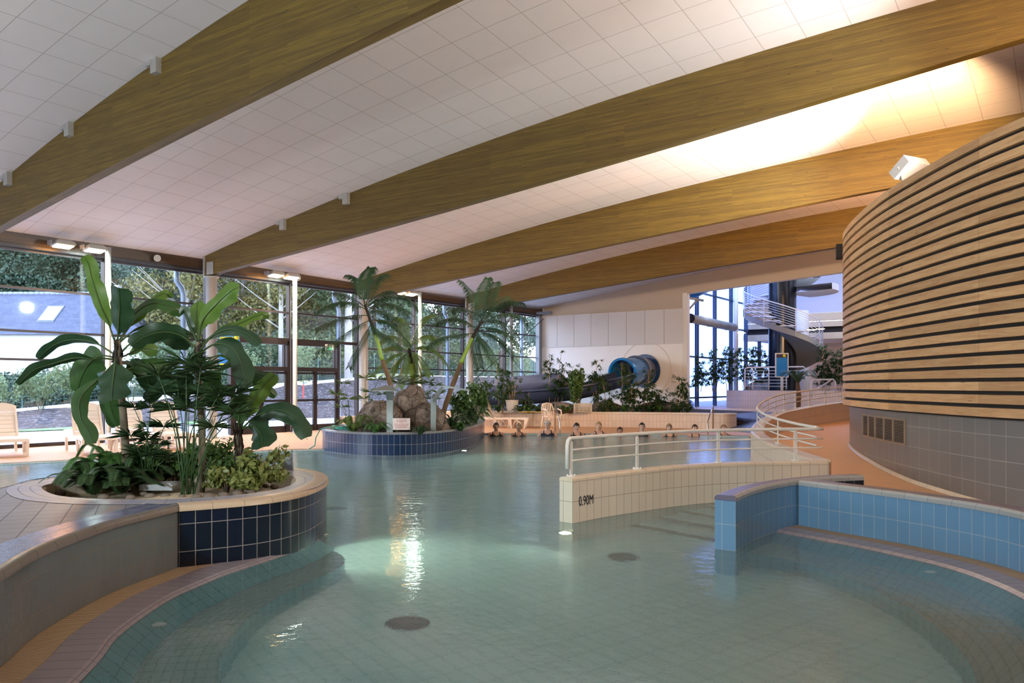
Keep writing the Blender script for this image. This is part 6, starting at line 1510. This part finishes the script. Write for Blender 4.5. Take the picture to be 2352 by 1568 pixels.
# ------------------------------------------------------------------ bathers
skins = [flat('skin_a', '#b58a70', .5, 0, .05, 8), flat('skin_b', '#cda590', .5, 0, .05, 8), flat('skin_c', '#8a5a44', .5, 0, .05, 8)]
hairs = {k: flat('hair_'+k, c, .6, 0, .2, 30, bump=.5) for k, c in (('black', '#1c1512'), ('brown', '#3a2718'), ('blonde', '#a58a63'), ('grey', '#b3ada6'), ('fair', '#8a6f50'))}
suitb = flat('swimsuit_black', '#14141b', .55, 0, .1, 10); suitn = flat('swimsuit_navy', '#1d2036', .55); eye = flat('eye_dark', '#241a16', .3); lip = flat('lips', '#8a4a42', .5)
RINGS = [(-.62, .15, .11), (-.52, .19, .135), (-.4, .165, .125), (-.28, .145, .115), (-.14, .175, .13), (-.03, .19, .125), (.025, .175, .105), (.055, .12, .085), (.075, .078, .07), (.10, .062, .06), (.14, .056, .056)]
def person(px, t, topy, hair, skin, suit, label, turn=0, arms=0, head=0, hairlong=0, sc=1.0, down=0):
    x, y = P(px, t); ztop = 1.5+(HY_-topy)*t/F_; zb = ztop-.335*sc
    o = thing('person', label, 'person', (x, y, zb-.62*sc), 'bathers sitting in a row at the far edge of the pool')
    b = MB(); n = 20
    for z, rx, ry in RINGS:
        for k in range(n): a = 2*PI*k/n; b.v.append((rx*math.cos(a), ry*math.sin(a)*(1.0 if math.sin(a) > 0 else 1.12), z))
    for i in range(len(RINGS)-1):
        for k in range(n): l = (k+1) % n; b.face((i*n+k, i*n+l, (i+1)*n+l, (i+1)*n+k), None, 0, True)
    b.face(list(reversed(range(n)))); b.face([(len(RINGS)-1)*n+k for k in range(n)])
    hr = Euler((math.radians(down), 0, head)).to_matrix(); hc = Vector((0, -.014, .222))
    def hp(v): return hc+hr @ Vector(v)
    b.ell(hc, (.074, .09, .108), 18, 12, rot=hr); b.ell(hp((0, -.045, -.06)), (.048, .045, .045), 12, 8, rot=hr)
    b.ell(hp((0, -.092, -.012)), (.013, .018, .026), 8, 6, rot=hr)
    for s in (-1, 1):
        b.ell(hp((s*.075, .008, -.01)), (.012, .02, .03), 8, 6, rot=hr)
        sh = Vector((s*.175, 0, .005)); el = Vector((s*(.23+arms*.14), .02-.02*arms, -.25)); wr = Vector((s*(.17+arms*.34), -.16+.18*arms, -.40)); 
        b.ell(sh, (.062, .058, .058), 12, 8); b.tube([sh, sh.lerp(el, .5), el, el.lerp(wr, .4), wr], [.052, .046, .04, .037, .026], 10)
        hd_ = (wr-el).normalized(); hn = Vector((0, -1, 0)) if not arms else Vector((s, 0, 0)); pl = wr+hd_*.05; b.ell(pl, (.036, .045, .03), 10, 6)
        for k in range(4):
            r0 = pl+hd_*.03+Vector((.018*(k-1.5), 0, 0)); l_ = (.062, .072, .068, .052)[k]; b.tube([r0, r0+hd_*l_*.5, r0+hd_*l_*.85+Vector((0, 0, -l_*.4))], [.0095, .009, .0075], 6)
        b.tube([wr+Vector((-s*.02, -.01, 0)), pl+Vector((-s*.045, -.02, 0)), pl+hd_*.04+Vector((-s*.05, -.03, 0))], [.012, .011, .009], 6)
        kn = Vector((s*.12, -.42, -.5)); ft = Vector((s*.12, -.40, -.9+.0)); b.ell((s*.09, -.02, -.56), (.1, .12, .09), 12, 8)
        b.tube([(s*.09, -.02, -.55), (s*.105, -.22, -.53), kn], [.088, .075, .058], 12); b.ell(kn, (.058,)*3, 10, 8); b.tube([kn, kn.lerp(ft, .4), ft], [.055, .052, .034], 10)
        b.tube([ft+Vector((0, .04, -.01)), ft+Vector((0, -.08, -.02)), ft+Vector((0, -.17, -.03))], [.036, .034, .022], 8)
    # closed mouth and brow ridge come from the head mesh; everything is fused into one skin
    body = b.build('body', skin, None, loc=(0, 0, 0)); rm = body.modifiers.new('fuse', 'REMESH'); rm.mode = 'VOXEL'; rm.voxel_size = .009; rm.use_smooth_shade = True
    smm = body.modifiers.new('smooth', 'SMOOTH'); smm.iterations = 4; smm.factor = .5
    parts = [body]
    h = MB(); hh = hp((0, .012, .014))
    h.ell(hh, (.092, .108, .118), 20, 14, rot=hr); keep = []
    for f in h.f:
        c = sum((Vector(h.v[i]) for i in f), Vector())/len(f)-hh; c = hr.transposed() @ c
        if (c.z > .045) or (c.y > .015 and c.z > -.07-hairlong) or (c.y > -.03 and c.z > .0): keep.append(f)
    h.f = keep; h.uv = [None]*len(keep); h.m = [0]*len(keep); h.sm = [True]*len(keep)
    if hairlong: h.ell(hp((0, .05, -.06)), (.075, .05, .08), 14, 8, rot=hr)
    hb = h.build('hair', hair, None, loc=(0, 0, 0)); so = hb.modifiers.new('t', 'SOLIDIFY'); so.thickness = .012; parts.append(hb)
    for s in (-1, 1):
        e_ = MB(); e_.ell(hp((s*.03, -.078, .012)), (.011, .007, .006), 8, 6, rot=hr); parts.append(e_.build('eye', eye, None, loc=(0, 0, 0)))
        e_ = MB(); e_.ell(hp((s*.03, -.077, .032)), (.017, .006, .004), 8, 5, rot=hr); parts.append(e_.build('eyebrow', hair, None, loc=(0, 0, 0)))
    e_ = MB(); e_.ell(hp((0, -.086, -.05)), (.022, .008, .007), 10, 6, rot=hr); parts.append(e_.build('mouth', lip, None, loc=(0, 0, 0)))
    s_m = MB(); RR = [q for q in RINGS if q[0] < 0]; sm2 = []
    for z, rx, ry in [(-.6, .155, .12)]+RR[1:]+[(-.01, .186, .12)]:
        for k in range(n): a = 2*PI*k/n; s_m.v.append((rx*1.05*math.cos(a), ry*1.07*math.sin(a)*(1.0 if math.sin(a) > 0 else 1.12), z+(.02 if abs(math.cos(a)) < .75 and z > -.05 else 0)-(.05*(1-min(1, abs(math.cos(a))*2.2)) if z > -.05 and math.sin(a) < 0 else 0)))
    nr = len(RR)+1
    for i in range(nr-1):
        for k in range(n): l = (k+1) % n; s_m.face((i*n+k, i*n+l, (i+1)*n+l, (i+1)*n+k), None, 0, True)
    for s in (-1, 1): s_m.tube([(s*.11, -.125, -.03), (s*.105, -.085, .045), (s*.1, 0, .072), (s*.1, .08, .035), (s*.1, .11, -.03)], [.017, .015, .014, .015, .017], 6)
    parts.append(s_m.build('swimsuit', suit, None, loc=(0, 0, 0)))
    for q in parts: q.parent = o; q.location = (0, 0, .62*sc); q.scale = (sc, sc, sc)
    # face the camera side of the pool
    o.rotation_euler = (0, 0, math.atan2(s_, c_)+turn); return o
TP = 24.0
person(1139.5, TP, 971, hairs['black'], skins[0], suitb, 'bather with short black hair, leftmost of the row, next to the island', .1)
person(1191.5, TP, 972.5, hairs['fair'], skins[0], suitb, 'bather with short light brown hair, second from the island', -.05)
person(1257.5, TP, 966, hairs['grey'], skins[1], suitn, 'grey haired bather in front of the plastic chair, arms spread', 0, arms=.75, sc=1.08, down=12)
person(1324, TP, 971.5, hairs['black'], skins[1], suitb, 'dark haired bather looking down, just left of the railing end', .15, arms=.4, down=14)
person(1374.5, TP, 969, hairs['blonde'], skins[1], suitb, 'bather with blonde chin length hair turned to the left', .25, hairlong=.04, head=-.35, sc=1.03)
person(1424, TP, 981, hairs['brown'], skins[0], suitn, 'low sitting dark haired bather whose face is crossed by the handrail', 0, sc=.97)
person(1474.5, TP, 971, hairs['black'], skins[1], suitb, 'bather with short dark hair left of the second railing post', -.1)
person(1537, TP, 973.5, hairs['fair'], skins[1], suitb, 'fair haired bather with a v neck swimsuit right of the second railing post', 0, arms=.5, down=5)
person(1596, TP, 975, hairs['brown'], skins[1], suitb, 'brown haired bather sitting left of the right hand chrome handrail', 0, arms=.35)
person(1662, TP, 975, hairs['fair'], skins[1], suitb, 'bather with light hair right of the chrome handrail, beside the third post', .1)
person(1739, 23.4, 976, hairs['brown'], skins[0], suitb, 'bather mostly hidden behind the end of the walkway wall', 0)
# ------------------------------------------------------------------ underwater pool lights
UL = [((-6.25, 5.72, -.18), (.75, .4, -.6), 'round pool light glowing at the right end of the planter island'), ((-11.7, 15.0, -.3), (.9, -.4, 0), 'round pool light on the right side of the blue island'), ((-4.45, 7.55, -.45), (-.2, -1, 0), 'round pool light in the end of the low cream wall'),
      ((-4.9, 15.7, -.3), (-.95, .3, 0), 'round pool light in the foot of the walkway wall'), ((-4.05, 14.0, -.3), (-.9, .4, 0), 'round pool light near the corner of the walkway wall'), ((-.75, 7.85, -.35), (-.6, -.8, 0), 'round pool light in the right alcove'), ((-11.2, 21.7, -.45), (.6, -.8, 0), 'round pool light under the row of bathers')]
ulm = emit('pool_light_lens', '#fff3d0', 3)
for p, d, lb in UL:
    o = thing('pool_light', lb, 'pool light', p, 'underwater pool lights'); d = Vector(d).normalized()
    b = MB(); b.lathe(p, [(.075, -.02), (.085, 0), (.085, .02), (.068, .025)], 20, ax=d); b.build('bezel', M['steel'], o)
    b = MB(); b.lathe(p, [(.068, .018), (.04, .026), (0, .03)], 20, ax=d); b.build('lens', ulm, o)
WORLD = 7.5; EXPO = 0.5
# ------------------------------------------------------------------ light
w = bpy.data.worlds.new('sky'); SC.world = w; w.use_nodes = True
nt = w.node_tree; nt.nodes.clear()
ou = nt.nodes.new('ShaderNodeOutputWorld'); bg = nt.nodes.new('ShaderNodeBackground')
tc = nt.nodes.new('ShaderNodeTexCoord'); sp = nt.nodes.new('ShaderNodeSeparateXYZ'); rp = nt.nodes.new('ShaderNodeValToRGB')
nz = nt.nodes.new('ShaderNodeTexNoise'); nz.inputs['Scale'].default_value = 3
nt.links.new(tc.outputs['Generated'], sp.inputs[0]); nt.links.new(tc.outputs['Generated'], nz.inputs['Vector'])
nt.links.new(sp.outputs['Z'], rp.inputs[0])
e = rp.color_ramp.elements; e[0].position = 0; e[0].color = srgb('#f0f1f6'); e[1].position = .6; e[1].color = srgb('#a9bdea')
nt.links.new(rp.outputs[0], bg.inputs[0]); bg.inputs[1].default_value = WORLD
nt.links.new(bg.outputs[0], ou.inputs[0])
def lamp(name, kind, loc, to, energy, col, size=.3, **kw):
    l = bpy.data.lights.new(name, kind); l.energy = energy; l.color = srgb(col)[:3]
    if kind == 'AREA': l.size = size
    else: l.shadow_soft_size = size
    for k, v in kw.items(): setattr(l, k, v)
    o = bpy.data.objects.new(name, l); C.objects.link(o); o.location = loc
    o.rotation_euler = (Vector(to)-Vector(loc)).to_track_quat('-Z', 'Y').to_euler()
    return o
lamp('uplight_and_fill', 'SPOT', (-2.1, 14.85, 5.05), (-4.6, 17.6, 7.2), 2500, '#ffcb92', .1, spot_size=2.0, spot_blend=.45)
lamp('uplight_and_fill', 'SPOT', (-3.0, 20.9, 4.97), (-5.6, 22.8, 6.8), 1300, '#ffbe82', .12, spot_size=2.3, spot_blend=.5)
lamp('uplight_and_fill', 'SPOT', (2.2, 11.2, 4.97), (-1.8, 10.4, 7.6), 1250, '#ffcfa6', .15, spot_size=2.6, spot_blend=.6)
lamp('uplight_and_fill', 'SPOT', (3.4, 7.4, 4.97), (-2.2, 5.4, 8), 1300, '#ffe2cc', .15, spot_size=2.6, spot_blend=.7)
lamp('uplight_and_fill', 'SPOT', (-2.6, 17.5, 5.0), (-12, 15.6, 6.8), 2400, '#eaf2f4', .15, spot_size=2.2, spot_blend=.8)  # added neutral fill without a fixture, lifts the ceiling over the middle bay
lamp('uplight_and_fill', 'SPOT', (-.6, 12.8, 5.0), (-10, 9.8, 7.0), 900, '#eef4f4', .15, spot_size=2.2, spot_blend=.8)  # same kind of added fill for the bay nearer the camera
lamp('ceiling_fill', 'SPOT', (-10, -5.4, 3.2), (-12, 7, 7.2), 2100, '#e0f0f4', .3, spot_size=2.0, spot_blend=.9)  # unseen fill added behind the camera, brightens the ceiling; no fixture modelled
lamp('ceiling_fill', 'SPOT', (-2, -5.4, 3.2), (-6, 9, 7.4), 2900, '#e6f2f4', .3, spot_size=2.0, spot_blend=.9)  # second added fill from behind the camera, aimed further along the ceiling
SC.view_settings.view_transform = 'Standard'; SC.view_settings.look = 'None'; SC.view_settings.gamma = 1
SC.view_settings.use_curve_mapping = False; SC.view_settings.exposure = EXPO
SC.cycles.max_bounces = 12; SC.cycles.diffuse_bounces = 5; SC.cycles.transparent_max_bounces = 16
for p, c in LP: lamp('eaves_lamp', 'SPOT', (p[0], p[1], p[2]-.03), (p[0]+.9, p[1], 0), 190, c, .12, spot_size=2.6, spot_blend=.8)
for i, (p, d, lb) in enumerate(UL):
    d = Vector(d).normalized(); q = Vector(p)+d*.05; lamp('pool_lamp', 'SPOT', q, q+d, (55, 260, 14, 240, 130, 14, 300)[i], '#f2ffe0', .05, spot_size=2.2, spot_blend=.8)
